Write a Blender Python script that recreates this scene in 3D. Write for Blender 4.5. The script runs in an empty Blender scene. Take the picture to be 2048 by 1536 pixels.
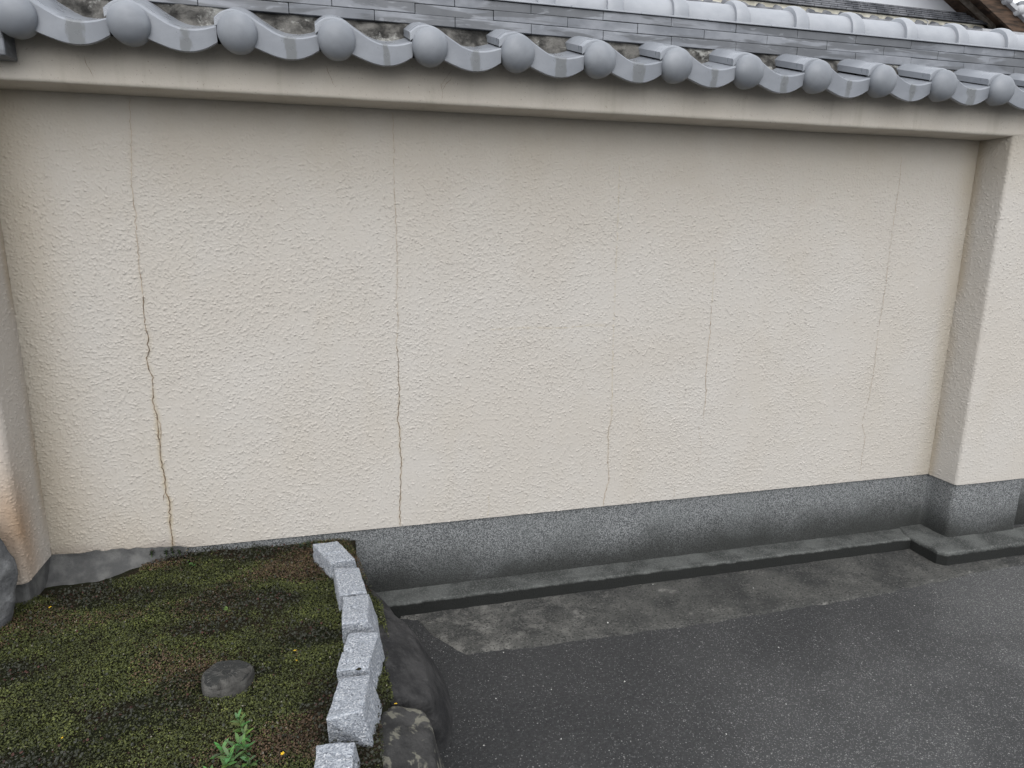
import bpy, bmesh, math, random
import numpy as np
from mathutils import Vector, Matrix
random.seed(7); rng = np.random.default_rng(7)
scene = bpy.context.scene
C = scene.collection

# ------------------------------------------------------------------ camera
cam_d = bpy.data.cameras.new('camera'); cam = bpy.data.objects.new('camera', cam_d); C.objects.link(cam)
R_ = Vector((0.966562, -0.256233, 0.010160)); U_ = Vector((0.047726, 0.218678, 0.974629)); F_ = Vector((0.251953, 0.941554, -0.223595))
m = Matrix(((R_.x, U_.x, -F_.x, 0.0), (R_.y, U_.y, -F_.y, -2.41368), (R_.z, U_.z, -F_.z, 1.42516), (0, 0, 0, 1)))
cam.matrix_world = m
cam_d.sensor_width = 36.0; cam_d.lens = 36.0 * 1368.92 / 2048.0
cam_d.clip_start = 0.05; cam_d.clip_end = 500
scene.camera = cam

# ------------------------------------------------------------------ light
SUN_EL, SUN_AZ = math.radians(47), math.radians(197)      # azimuth: clockwise from +Y
w = bpy.data.worlds.new('World'); scene.world = w; w.use_nodes = True
nt = w.node_tree; nt.nodes.clear()
sky = nt.nodes.new('ShaderNodeTexSky'); sky.sky_type = 'NISHITA'; sky.sun_disc = False
sky.sun_elevation = SUN_EL; sky.sun_rotation = SUN_AZ; sky.dust_density = 4.0; sky.air_density = 1.0; sky.ozone_density = 1.0
hs = nt.nodes.new('ShaderNodeHueSaturation'); hs.inputs['Saturation'].default_value = 0.25
bg = nt.nodes.new('ShaderNodeBackground'); bg.inputs['Strength'].default_value = 0.15
wo = nt.nodes.new('ShaderNodeOutputWorld')
cl = nt.nodes.new('ShaderNodeMix'); cl.data_type = 'RGBA'; cl.inputs[0].default_value = 0.6; cl.inputs[7].default_value = (9.6, 9.9, 10.4, 1)   # even overcast veil over the sky
nt.links.new(sky.outputs[0], hs.inputs['Color']); nt.links.new(hs.outputs[0], cl.inputs[6]); nt.links.new(cl.outputs[2], bg.inputs['Color']); nt.links.new(bg.outputs[0], wo.inputs[0])
sd = bpy.data.lights.new('sun', 'SUN'); sd.energy = 0.95; sd.angle = math.radians(85); sd.color = (1.0, 0.97, 0.93)
so = bpy.data.objects.new('sun', sd); C.objects.link(so)
sdir = Vector((math.sin(SUN_AZ) * math.cos(SUN_EL), math.cos(SUN_AZ) * math.cos(SUN_EL), math.sin(SUN_EL)))
so.rotation_euler = sdir.to_track_quat('Z', 'Y').to_euler(); so.location = sdir * 20
scene.view_settings.view_transform = 'Standard'; scene.view_settings.look = 'None'
scene.view_settings.exposure = 0.50; scene.view_settings.gamma = 1.0
scene.view_settings.use_curve_mapping = False

# ------------------------------------------------------------------ helpers
def setp(o, label=None, cat=None, group=None, kind=None):
    if label: o['label'] = label
    if cat: o['category'] = cat
    if group: o['group'] = group
    if kind: o['kind'] = kind
    return o
def link(name, me, mat=None, parent=None, smooth=False):
    o = bpy.data.objects.new(name, me); C.objects.link(o)
    if mat is not None and len(me.materials) == 0: me.materials.append(mat)
    if parent is not None: o.parent = parent
    if smooth: me.polygons.foreach_set('use_smooth', np.ones(len(me.polygons), dtype=bool))
    return o
def empty(name, loc, rz=0):
    o = bpy.data.objects.new(name, None); C.objects.link(o); o.location = loc; o.rotation_euler = (0, 0, rz); o.empty_display_size = 0.1
    return o
def obj_bm(name, bm, mat, parent=None, smooth=False, loc=None):
    me = bpy.data.meshes.new(name); bm.normal_update(); bm.to_mesh(me); bm.free()
    o = link(name, me, mat, parent, smooth)
    if loc is not None: o.location = loc
    return o
def fast_mesh(name, co, faces4=None, faces3=None, smooth=True):
    me = bpy.data.meshes.new(name)
    me.vertices.add(len(co)); me.vertices.foreach_set('co', np.ascontiguousarray(co, dtype=np.float32).ravel())
    f = faces4 if faces4 is not None else faces3
    k = f.shape[1]
    me.loops.add(f.size); me.loops.foreach_set('vertex_index', np.ascontiguousarray(f, dtype=np.int32).ravel())
    me.polygons.add(len(f)); me.polygons.foreach_set('loop_start', np.arange(0, f.size, k, dtype=np.int32))
    me.polygons.foreach_set('use_smooth', np.full(len(f), smooth, dtype=bool))
    me.update(calc_edges=True)
    return me
def attr(me, name, rgb):
    a = me.color_attributes.new(name, 'FLOAT_COLOR', 'POINT')
    d = np.ones((len(rgb), 4), dtype=np.float32); d[:, :3] = rgb
    a.data.foreach_set('color', d.ravel())
def grid_faces(nu, nv, flip=False):
    i = np.arange(nu - 1)[:, None]; j = np.arange(nv - 1)[None, :]
    a = (i * nv + j).ravel(); b = a + nv; c = b + 1; d = a + 1
    return np.stack([a, d, c, b] if flip else [a, b, c, d], 1)
def box(bm, x0, x1, y0, y1, z0, z1, bev=0.0, seg=1):
    r = bmesh.ops.create_cube(bm, size=1.0, matrix=Matrix.Translation(((x0 + x1) / 2, (y0 + y1) / 2, (z0 + z1) / 2)) @ Matrix.Diagonal((x1 - x0, y1 - y0, z1 - z0, 1)))
    if bev > 0:
        es = list({e for v in r['verts'] for e in v.link_edges})
        bmesh.ops.bevel(bm, geom=es, offset=bev, segments=seg, affect='EDGES', profile=0.5)
def prism(bm, prof, x0, x1):
    """profile [(y,z)] counter-clockwise seen from +X, extruded from x0 to x1"""
    a = [bm.verts.new((x0, y, z)) for y, z in prof]; b = [bm.verts.new((x1, y, z)) for y, z in prof]
    n = len(prof)
    for i in range(n):
        bm.faces.new((a[i], a[(i + 1) % n], b[(i + 1) % n], b[i]))
    bm.faces.new(list(reversed(a))); bm.faces.new(b)
def vnoise(P, seed, octs=3):
    """smooth value noise for arrays, P (n,3) in cell units"""
    out = np.zeros(len(P)); amp = 1.0; tot = 0
    for o in range(octs):
        Q = P * (2 ** o) + 17.3 * o; i = np.floor(Q).astype(np.int64); f = Q - i; f = f * f * (3 - 2 * f)
        def h(dx, dy, dz):
            n = (i[:, 0] + dx) * 73856093 ^ (i[:, 1] + dy) * 19349663 ^ (i[:, 2] + dz) * 83492791 ^ (seed * 2654435761 + o * 97)
            n = (n ^ (n >> 13)) * 1274126177; n = n ^ (n >> 16)
            return (n & 0xFFFFFF) / 0xFFFFFF * 2 - 1
        v = 0
        for dx in (0, 1):
            for dy in (0, 1):
                for dz in (0, 1):
                    wgt = (f[:, 0] if dx else 1 - f[:, 0]) * (f[:, 1] if dy else 1 - f[:, 1]) * (f[:, 2] if dz else 1 - f[:, 2])
                    v = v + wgt * h(dx, dy, dz)
        out += amp * v; tot += amp; amp *= 0.5
    return out / tot
def sstep(a, b, x):
    t = np.clip((x - a) / (b - a), 0, 1); return t * t * (3 - 2 * t)

# ------------------------------------------------------------------ materials
class NM:
    def __init__(s, name, rough=0.8, spec=0.3):
        s.m = bpy.data.materials.new(name); s.m.use_nodes = True; s.t = s.m.node_tree
        s.b = s.t.nodes['Principled BSDF']; s.b.inputs['Roughness'].default_value = rough; s.b.inputs['Specular IOR Level'].default_value = spec
        s._c = None
    def n(s, ty, **kw):
        x = s.t.nodes.new(ty)
        for k, v in kw.items():
            if k in x.inputs.keys(): x.inputs[k].default_value = v
            else: setattr(x, k, v)
        return x
    def l(s, a, b): s.t.links.new(a, b)
    def co(s):
        if s._c is None: s._c = s.n('ShaderNodeTexCoord').outputs['Object']
        return s._c
    def mapped(s, sc, loc=(0, 0, 0), rnd=False):
        mp = s.n('ShaderNodeMapping'); mp.inputs['Scale'].default_value = sc if hasattr(sc, '__len__') else (sc,) * 3
        mp.inputs['Location'].default_value = loc; s.l(s.co(), mp.inputs[0])
        if rnd:
            oi = s.n('ShaderNodeObjectInfo'); ad = s.n('ShaderNodeMath', operation='MULTIPLY'); ad.inputs[1].default_value = 57.0; s.l(oi.outputs['Random'], ad.inputs[0])
            cb = s.n('ShaderNodeCombineXYZ'); s.l(ad.outputs[0], cb.inputs[0]); s.l(ad.outputs[0], cb.inputs[2]); s.l(cb.outputs[0], mp.inputs['Location'])
        return mp.outputs[0]
    def noise(s, scale, detail=4, rough=0.55, vec=None, dist=0.0):
        x = s.n('ShaderNodeTexNoise'); x.inputs['Scale'].default_value = scale; x.inputs['Detail'].default_value = detail
        x.inputs['Roughness'].default_value = rough; x.inputs['Distortion'].default_value = dist
        s.l(vec if vec is not None else s.co(), x.inputs['Vector']); return x.outputs['Fac']
    def voro(s, scale, feature='F1', vec=None, rnd=1.0):
        x = s.n('ShaderNodeTexVoronoi', feature=feature); x.inputs['Scale'].default_value = scale
        x.inputs['Randomness'].default_value = rnd
        s.l(vec if vec is not None else s.co(), x.inputs['Vector']); return x
    def ramp(s, f, a, b, c0=0.0, c1=1.0):
        x = s.n('ShaderNodeMapRange', interpolation_type='SMOOTHSTEP'); x.inputs[1].default_value = a; x.inputs[2].default_value = b
        x.inputs[3].default_value = c0; x.inputs[4].default_value = c1; s.l(f, x.inputs[0]); return x.outputs[0]
    def math(s, op, a, b=0.5):
        x = s.n('ShaderNodeMath', operation=op)
        for i, v in enumerate((a, b)):
            if isinstance(v, (int, float)): x.inputs[i].default_value = v
            else: s.l(v, x.inputs[i])
        return x.outputs[0]
    def mix(s, f, a, b, mode='MIX'):
        x = s.n('ShaderNodeMix', data_type='RGBA', blend_type=mode)
        for i, v in ((0, f), (6, a), (7, b)):
            if isinstance(v, (int, float)): x.inputs[i].default_value = v
            elif isinstance(v, tuple): x.inputs[i].default_value = (*v, 1.0)
            else: s.l(v, x.inputs[i])
        return x.outputs[2]
    def sep(s):
        x = s.n('ShaderNodeSeparateXYZ'); s.l(s.co(), x.inputs[0]); return x.outputs
    def vcol(s, name='Col'):
        x = s.n('ShaderNodeVertexColor', layer_name=name); return x.outputs[0]
    def col(s, v):
        if isinstance(v, tuple): s.b.inputs['Base Color'].default_value = (*v, 1)
        else: s.l(v, s.b.inputs['Base Color'])
    def bump(s, h, dist=0.002, strength=1.0):
        x = s.n('ShaderNodeBump'); x.inputs['Distance'].default_value = dist; x.inputs['Strength'].default_value = strength
        s.l(h, x.inputs['Height']); s.l(x.outputs[0], s.b.inputs['Normal'])
    def rough(s, v): s.l(v, s.b.inputs['Roughness'])

# stucco: stains come from a vertex attribute (real dirt on the wall), fine grain from bump
M = {}
a = NM('stucco', 0.88, 0.2)
n1 = a.noise(2.3, 4); n2 = a.noise(14, 5)
base = a.mix(a.ramp(n1, 0.35, 0.68), (0.412, 0.386, 0.350), (0.424, 0.403, 0.373))
base = a.mix(a.ramp(n2, 0.45, 0.75, 0, 0.14), base, (0.385, 0.358, 0.315))
mo = a.noise(1.0, 3, vec=a.mapped((9, 9, 2.2)))
base = a.mix(a.ramp(mo, 0.55, 0.75, 0, 0.25), base, (0.388, 0.362, 0.322))
base = a.mix(1.0, base, a.vcol(), 'MULTIPLY')
a.col(base); a.bump(a.noise(420, 4, 0.7), 0.0011, 0.7); M['stucco'] = a.m
a = NM('beam_plaster', 0.88, 0.2)
n1 = a.noise(5, 5); base = a.mix(a.ramp(n1, 0.35, 0.7), (0.49, 0.452, 0.395), (0.525, 0.49, 0.435))
st = a.noise(1.0, 4, vec=a.mapped((26, 8, 2.5)))
base = a.mix(a.ramp(st, 0.5, 0.78, 0, 0.4), base, (0.37, 0.34, 0.28))
sp = a.noise(170, 2); base = a.mix(a.ramp(sp, 0.66, 0.74, 0, 0.5), base, (0.2, 0.15, 0.12))
a.col(base); a.bump(a.noise(330, 4, 0.7), 0.0013, 0.8); M['beam'] = a.m
a = NM('crack_dirt_lip_shadow', 0.95, 0.05); a.col(a.mix(a.ramp(a.noise(60, 3), 0.4, 0.6), (0.09, 0.065, 0.045), (0.20, 0.15, 0.10))); M['crack'] = a.m  # crack dirt; also the shadow line painted under the render lip
a = NM('crack_fine', 0.95, 0.05); a.col(a.mix(a.ramp(a.noise(40, 3), 0.4, 0.6), (0.24, 0.19, 0.14), (0.40, 0.34, 0.27))); M['crack_fine'] = a.m
a = NM('crack_rust', 0.95, 0.05); a.col((0.43, 0.37, 0.25)); M['crack_pale'] = a.m
# fine exposed aggregate plinth with algae near the ground
a = NM('plinth_aggregate', 0.85, 0.25)
v = a.voro(330); cr = a.n('ShaderNodeSeparateColor'); a.l(v.outputs['Color'], cr.inputs[0])
base = a.mix(a.ramp(cr.outputs[0], 0.15, 0.9), (0.058, 0.062, 0.065), (0.20, 0.207, 0.209))
base = a.mix(a.ramp(cr.outputs[1], 0.86, 0.95, 0, 0.7), base, (0.33, 0.34, 0.345))
base = a.mix(a.ramp(a.noise(5, 4), 0.4, 0.7, 0, 0.35), base, (0.13, 0.14, 0.14))
z = a.sep()[2]; zz = a.math('ADD', z, a.math('MULTIPLY', a.math('SUBTRACT', a.noise(3.0, 8, 0.6), 0.5), 0.22))
alg = a.ramp(zz, 0.06, 0.27, 1, 0)
base = a.mix(a.math('MULTIPLY', alg, 0.88), base, (0.016, 0.017, 0.015))
strk = a.noise(1.0, 3, vec=a.mapped((22, 22, 1.2))); base = a.mix(a.ramp(strk, 0.66, 0.8, 0, 0.12), base, (0.04, 0.042, 0.04))
a.col(base); a.bump(v.outputs['Distance'], 0.0012, 0.7); M['plinth'] = a.m
a = NM('kerb_concrete', 0.9, 0.2)
v = a.voro(260); cr = a.n('ShaderNodeSeparateColor'); a.l(v.outputs['Color'], cr.inputs[0])
ge = a.n('ShaderNodeNewGeometry'); sx = a.n('ShaderNodeSeparateXYZ'); a.l(ge.outputs['Normal'], sx.inputs[0])
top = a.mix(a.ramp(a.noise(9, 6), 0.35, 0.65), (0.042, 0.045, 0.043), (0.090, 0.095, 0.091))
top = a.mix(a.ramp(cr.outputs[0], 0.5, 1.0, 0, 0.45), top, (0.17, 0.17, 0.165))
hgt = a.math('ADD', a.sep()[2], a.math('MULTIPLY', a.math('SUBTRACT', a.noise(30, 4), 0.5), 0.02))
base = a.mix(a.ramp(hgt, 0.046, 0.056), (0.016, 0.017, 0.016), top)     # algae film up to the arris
a.col(base); a.bump(a.math('ADD', a.noise(120, 5), v.outputs['Distance']), 0.0022, 0.8); M['kerb'] = a.m
a = NM('apron_concrete', 0.9, 0.2)
v = a.voro(190); cr = a.n('ShaderNodeSeparateColor'); a.l(v.outputs['Color'], cr.inputs[0])
base = a.mix(a.ramp(a.noise(5, 7, 0.6), 0.35, 0.65), (0.038, 0.039, 0.038), (0.078, 0.078, 0.073))
ns = a.noise(7, 8, 0.68, vec=a.mapped((1, 1.6, 1), (3.1, 4, 0)))
base = a.mix(a.ramp(ns, 0.58, 0.70, 0, 0.75), base, (0.20, 0.195, 0.182))
sx = a.sep(); ww = a.math('MULTIPLY', a.ramp(sx[0], 0.45, 1.15, 1, 0.12), a.ramp(a.noise(11, 8, 0.7, dist=0.5), 0.46, 0.64, 0, 0.6))
base = a.mix(ww, base, (0.20, 0.195, 0.18))
base = a.mix(a.ramp(cr.outputs[0], 0.80, 1.0, 0, 0.4), base, (0.17, 0.165, 0.155))
base = a.mix(a.ramp(cr.outputs[1], 0.75, 0.95, 0, 0.7), base, (0.02, 0.02, 0.02))
a.col(base); a.bump(a.math('ADD', a.noise(60, 8, 0.7), a.math('MULTIPLY', v.outputs['Distance'], 0.7)), 0.006, 0.9); M['patch'] = a.m
a = NM('asphalt', 0.82, 0.3)
v = a.voro(165); cr = a.n('ShaderNodeSeparateColor'); a.l(v.outputs['Color'], cr.inputs[0])
v2 = a.voro(260); cr2 = a.n('ShaderNodeSeparateColor'); a.l(v2.outputs['Color'], cr2.inputs[0])
base = a.mix(a.ramp(a.noise(2.2, 6), 0.35, 0.65), (0.030, 0.031, 0.032), (0.043, 0.0435, 0.044))
base = a.mix(a.ramp(cr2.outputs[2], 0.3, 1.0, 0, 0.5), base, (0.052, 0.053, 0.054))
base = a.mix(a.ramp(a.noise(120, 6, 0.8), 0.42, 0.60), a.mix(0.5, base, (0.012, 0.012, 0.013)), base)
base = a.mix(a.ramp(a.noise(75, 6, 0.8), 0.52, 0.64, 0, 0.6), base, (0.095, 0.095, 0.096))
wear_occl = a.ramp(a.noise(1.1, 5), 0.38, 0.66)
sx = a.sep(); gx = a.ramp(a.math('SUBTRACT', a.math('MULTIPLY', sx[0], 0.75), sx[1]), 1.1, 2.7, 0.12, 1.25)     # worn lighter outwards; occlusion by the wall painted in as darker asphalt
wear_occl = a.math('MULTIPLY', a.math('ADD', wear_occl, 0.35), gx); base = a.mix(a.math('MULTIPLY', wear_occl, 0.55), base, (0.078, 0.079, 0.080))
dot = a.ramp(a.math('DIVIDE', v.outputs['Distance'], a.math('ADD', cr.outputs[1], 0.35)), 0.18, 0.42, 1, 0)
th = a.math('GREATER_THAN', a.math('ADD', cr.outputs[0], a.math('MULTIPLY', wear_occl, 0.12)), 0.978)
base = a.mix(a.math('MULTIPLY', a.math('MULTIPLY', dot, th), 0.85), base, (0.32, 0.32, 0.31))
d2 = a.ramp(v2.outputs['Distance'], 0.2, 0.45, 1, 0)
th2 = a.math('GREATER_THAN', a.math('ADD', cr2.outputs[0], a.math('MULTIPLY', wear_occl, 0.42)), 0.95)
base = a.mix(a.math('MULTIPLY', a.math('MULTIPLY', d2, th2), 0.85), base, (0.26, 0.26, 0.255))
a.col(base); a.bump(a.math('ADD', a.math('MULTIPLY', v2.outputs['Distance'], -0.8), a.noise(110, 6, 0.8)), 0.005, 1.0); M['asphalt'] = a.m
# smoked silver-grey roof tile
def tile_mat(name, lo, hi, blotch, drip=False, rough=0.42):
    a = NM(name, rough, 0.5)
    n = a.noise(1.0, 5, 0.6, vec=a.mapped((7, 7, 11), rnd=True))
    base = a.mix(a.ramp(n, 0.35, 0.65), lo, hi)
    if blotch:
        n2 = a.noise(1.0, 5, 0.55, vec=a.mapped((2.6, 9, 18)), dist=0.6)
        base = a.mix(a.ramp(n2, 0.47, 0.53, 0, blotch), base, (0.062, 0.066, 0.072))
        n3 = a.noise(1.0, 5, 0.6, vec=a.mapped((9, 9, 40), (5, 3, 1)), dist=1.0)
        base = a.mix(a.ramp(n3, 0.60, 0.66, 0, 0.35), base, (0.27, 0.283, 0.31))
    if drip:
        s = a.sep(); d = a.math('ABSOLUTE', a.math('SUBTRACT', s[0], 0.137)); d = a.math('ADD', d, a.math('MULTIPLY', a.math('SUBTRACT', a.noise(1.0, 4, vec=a.mapped((40, 40, 18), rnd=True)), 0.5), 0.06))
        oi = a.n('ShaderNodeObjectInfo'); wd = a.ramp(oi.outputs['Random'], 0, 1, 0.006, 0.022)
        msk = a.ramp(a.math('SUBTRACT', wd, d), -0.004, 0.006)
        fr = a.ramp(s[1], 0.004, 0.008, 1, 0)
        base = a.mix(a.math('MULTIPLY', a.math('MULTIPLY', msk, fr), 0.55), base, (0.075, 0.078, 0.072))
    gr = a.noise(260, 3); base = a.mix(a.ramp(gr, 0.62, 0.75, 0, 0.35), base, (0.12, 0.12, 0.12))
    a.col(base); a.b.inputs['Metallic'].default_value = 0.1
    a.rough(a.ramp(a.noise(18, 4), 0.3, 0.7, rough - 0.06, rough + 0.16)); a.bump(a.noise(90, 6, 0.65), 0.0005, 0.2)
    return a.m
M['tile'] = tile_mat('eave_tile_grey', (0.175, 0.188, 0.210), (0.215, 0.229, 0.252), 0, True, 0.3)
M['dome'] = tile_mat('eave_dome_grey', (0.150, 0.162, 0.180), (0.190, 0.203, 0.223), 0, rough=0.45)
M['noshi'] = tile_mat('ridge_course_grey', (0.115, 0.124, 0.140), (0.19, 0.200, 0.220), 0.75)
M['cap'] = tile_mat('ridge_cap_grey', (0.25, 0.264, 0.288), (0.29, 0.304, 0.328), 0, rough=0.5)
a = NM('mortar', 0.95, 0.1)
base = a.mix(a.ramp(a.noise(14, 7, 0.65), 0.38, 0.62), (0.035, 0.034, 0.032), (0.15, 0.145, 0.135))
base = a.mix(a.ramp(a.noise(9, 6, 0.7, vec=a.mapped(1, (4, 0, 2))), 0.53, 0.62, 0, 0.85), base, (0.36, 0.36, 0.34))
a.col(base); a.bump(a.noise(55, 8, 0.75), 0.012, 1.0); M['mortar'] = a.m
a = NM('patch_mortar', 0.92, 0.15)
base = a.mix(a.ramp(a.noise(16, 7, 0.6), 0.35, 0.65), (0.070, 0.071, 0.071), (0.130, 0.130, 0.126)); a.col(base); a.bump(a.noise(70, 7, 0.7), 0.004, 0.8); M['fill'] = a.m
# granite
a = NM('granite', 0.75, 0.3)
v = a.voro(300); cr = a.n('ShaderNodeSeparateColor'); a.l(v.outputs['Color'], cr.inputs[0])
base = a.mix(a.ramp(cr.outputs[0], 0.1, 0.9), (0.19, 0.208, 0.235), (0.33, 0.35, 0.378))
base = a.mix(a.ramp(cr.outputs[1], 0.86, 0.90, 0, 0.6), base, (0.05, 0.056, 0.075))
base = a.mix(a.ramp(cr.outputs[2], 0.88, 0.93, 0, 0.8), base, (0.50, 0.51, 0.53))
base = a.mix(a.ramp(a.noise(22, 4), 0.45, 0.75, 0, 0.3), base, (0.25, 0.27, 0.30))
a.col(base); a.bump(a.math('ADD', v.outputs['Distance'], a.math('MULTIPLY', a.noise(80, 6, 0.7), 2.0)), 0.0022, 0.8); M['granite'] = a.m
def rock_mat(name, lo, hi, lich, amt, l0, l1):
    a = NM(name, 0.85, 0.25)
    base = a.mix(a.ramp(a.noise(9, 7, 0.65), 0.36, 0.66), lo, hi)
    base = a.mix(a.ramp(a.noise(80, 5, 0.7), 0.5, 0.75, 0, 0.4), base, (0.08, 0.08, 0.077))
    base = a.mix(a.ramp(a.noise(24, 6, 0.55, dist=0.4), l0, l1, 0, amt), base, lich)
    a.col(base); a.bump(a.math('ADD', a.noise(45, 9, 0.7), a.math('MULTIPLY', a.noise(13, 5, 0.6), 2.0)), 0.007, 1.0); return a.m
M['rock'] = rock_mat('basalt_rock', (0.016, 0.016, 0.017), (0.048, 0.047, 0.047), (0.12, 0.12, 0.115), 0.35, 0.64, 0.75)
M['rock_lichen'] = rock_mat('lichen_rock', (0.020, 0.020, 0.020), (0.052, 0.051, 0.050), (0.165, 0.16, 0.13), 0.85, 0.53, 0.60)
M['rock_pale'] = rock_mat('pale_rock', (0.060, 0.062, 0.065), (0.15, 0.153, 0.156), (0.24, 0.245, 0.25), 0.5, 0.56, 0.66)
M['stub'] = rock_mat('old_concrete', (0.030, 0.030, 0.030), (0.055, 0.055, 0.053), (0.085, 0.085, 0.078), 0.5, 0.56, 0.66)
a = NM('old_post_concrete', 0.9, 0.2)
ge = a.n('ShaderNodeNewGeometry'); sx = a.n('ShaderNodeSeparateXYZ'); a.l(ge.outputs['Normal'], sx.inputs[0])
base = a.mix(a.ramp(a.noise(40, 6, 0.65), 0.35, 0.65), (0.045, 0.044, 0.041), (0.080, 0.078, 0.072))
film = a.math('MULTIPLY', a.ramp(sx.outputs[2], 0.72, 0.95), a.ramp(a.noise(18, 3), 0.35, 0.45, 0.6, 1.0))
base = a.mix(film, base, (0.024, 0.025, 0.024))
a.col(base); a.bump(a.noise(90, 7, 0.7), 0.003, 0.9); M['stub'] = a.m
a = NM('soil', 0.95, 0.1)
base = a.mix(a.ramp(a.noise(9, 6), 0.4, 0.62), (0.014, 0.016, 0.008), (0.022, 0.017, 0.011))
base = a.mix(a.ramp(a.noise(60, 5), 0.5, 0.7, 0, 0.6), base, (0.026, 0.031, 0.010))
a.col(base); a.bump(a.noise(110, 7, 0.7), 0.008, 1.0); M['soil'] = a.m
a = NM('leaf', 0.6, 0.3); a.col(a.vcol()); M['leaf'] = a.m
a = NM('petal', 0.6, 0.2); a.col((0.75, 0.48, 0.03)); M['petal'] = a.m
a = NM('pebble', 0.8, 0.3); a.col(a.mix(a.ramp(a.noise(70, 3), 0.4, 0.6), (0.38, 0.38, 0.36), (0.6, 0.6, 0.58))); M['pebble'] = a.m
a = NM('white_plaster', 0.85, 0.2); a.col(a.mix(a.ramp(a.noise(1.2, 5), 0.4, 0.7), (0.52, 0.535, 0.57), (0.58, 0.60, 0.63))); M['plaster'] = a.m
a = NM('cream_plaster', 0.9, 0.2); a.col(a.mix(a.ramp(a.noise(7, 4), 0.4, 0.7), (0.42, 0.40, 0.33), (0.58, 0.56, 0.48))); M['cream'] = a.m
a = NM('old_timber', 0.8, 0.2)
base = a.mix(a.ramp(a.noise(1.0, 5, vec=a.mapped((3, 3, 22))), 0.35, 0.65), (0.035, 0.026, 0.020), (0.10, 0.065, 0.045)); a.col(base); M['timber'] = a.m
a = NM('pale_timber', 0.8, 0.2); a.col(a.mix(a.ramp(a.noise(9, 4), 0.4, 0.65), (0.18, 0.15, 0.12), (0.28, 0.25, 0.21))); M['pale_timber'] = a.m
a = NM('far_tile', 0.55, 0.4); a.col(a.mix(a.ramp(a.noise(5, 6), 0.35, 0.65), (0.06, 0.064, 0.074), (0.17, 0.175, 0.19))); M['far_tile'] = a.m  # dark colour includes the overhang's shade on the lower roof rolls
a = NM('far_tile_pale', 0.5, 0.4); a.col(a.mix(a.ramp(a.noise(6, 6), 0.35, 0.65), (0.25, 0.255, 0.27), (0.38, 0.385, 0.40))); M['far_pale'] = a.m

# ------------------------------------------------------------------ measured layout of the wall (metres)
XL, XR, XE = -0.934, 2.658, 3.07       # left corner, right corner, end of right pillar
ZS, ZB, B = 0.3235, 1.797, 0.150       # stucco bottom, beam underside, beam / pillar projection
CY, CZ = -0.0913, 0.040                # kerb
PITCH, X0, EY, EZ = 0.265, -0.7394, -0.25, 1.9368

# ------------------------------------------------------------------ ground
me = bpy.data.meshes.new('ground')
me.from_pydata([(-120, -120, 0), (120, -120, 0), (120, 120, 0), (-120, 120, 0)], [], [(0, 1, 2, 3)]); me.update()
g = setp(link('ground', me, M['asphalt']), 'dark grey asphalt with small pale stones showing through', 'road', kind='structure')
# concrete strip between kerb and asphalt, ragged front edge
xs = np.arange(0.20, 4.6, 0.012)
fr = np.interp(xs, [0.20, 0.262, 0.300, 0.335, 0.365, 0.395, 0.60, 0.88, 1.37, 1.70, 2.27, 2.46, 2.60, 2.9, 4.6], [-0.10, -0.13, -0.24, -0.285, -0.345, -0.383, -0.395, -0.396, -0.406, -0.402, -0.384, -0.362, -0.345, -0.332, -0.33])
fr += 0.012 * vnoise(np.stack([xs * 9, xs * 0, xs * 0], 1), 3, 4) + 0.007 * vnoise(np.stack([xs * 45, xs * 0, xs * 0 + 3], 1), 6, 3)
co = []; nv = 26
for i, x in enumerate(xs):
    for j in range(nv):
        t = j / (nv - 1); y = -0.02 + t * (fr[i] + 0.02); co.append((x, y, 0.0))
co = np.array(co)
h = 0.005 + 0.003 * vnoise(co * 14, 5, 4) + 0.0 * sstep(-0.30, -0.10, co[:, 1])
edge = (np.arange(len(co)) % nv) == nv - 1
h = np.where(edge, -0.002, h); co[:, 2] = h
o = setp(link('pavement', fast_mesh('pavement', co, grid_faces(len(xs), nv, True)), M['patch']), 'rough stained concrete strip along the foot of the wall', 'pavement', kind='structure')

# kerb: stepped footing with rough arris
def rough_bar(name, pts_out, pts_in, z0, z1, mat, parent=None, amp=0.0025, seed=1, step=0.02):
    """bar whose plan is a strip between two polylines; front face, bevel, top"""
    po = np.array(pts_out, float); pi = np.array(pts_in, float)
    seg = np.linalg.norm(np.diff(po, axis=0), axis=1); s = np.concatenate([[0], np.cumsum(seg)])
    u = np.unique(np.concatenate([np.arange(0, s[-1], step), s]));
    O = np.stack([np.interp(u, s, po[:, 0]), np.interp(u, s, po[:, 1])], 1); I = np.stack([np.interp(u, s, pi[:, 0]), np.interp(u, s, pi[:, 1])], 1)
    d = I - O; L = np.linalg.norm(d, axis=1)[:, None]; d = d / L
    rows = []
    for (t, z) in [(0.0, z0), (0.0, z0 + (z1 - z0) * 0.5), (0.0, z1 - 0.008), (0.003, z1 - 0.003), (0.009, z1), (0.03, z1), (0.06, z1 + 0.001)]:
        rows.append(np.concatenate([O + d * np.minimum(t, L * 0.9), np.full((len(u), 1), z)], 1))
    rows.append(np.concatenate([I, np.full((len(u), 1), z1 + 0.001)], 1))
    G = np.stack(rows, 1).reshape(-1, 3)
    nz = vnoise(G * 28, seed, 4) * amp; nn = vnoise(G * 22 + 9, seed + 1, 4) * amp
    G[:, 2] += np.where(G[:, 2] > z0 + 0.005, nz, 0); dd = np.repeat(d, len(rows), 0); G[:, :2] += dd * nn[:, None]
    me = fast_mesh(name, G, grid_faces(len(u), len(rows)), smooth=False)
    return link(name, me, mat, parent)
kb = setp(empty('kerb', (0.9, -0.05, 0)), 'low dark concrete kerb running along the foot of the wall and round the pillar', 'kerb', kind='structure')
kb.location = (0, 0, 0)
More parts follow.
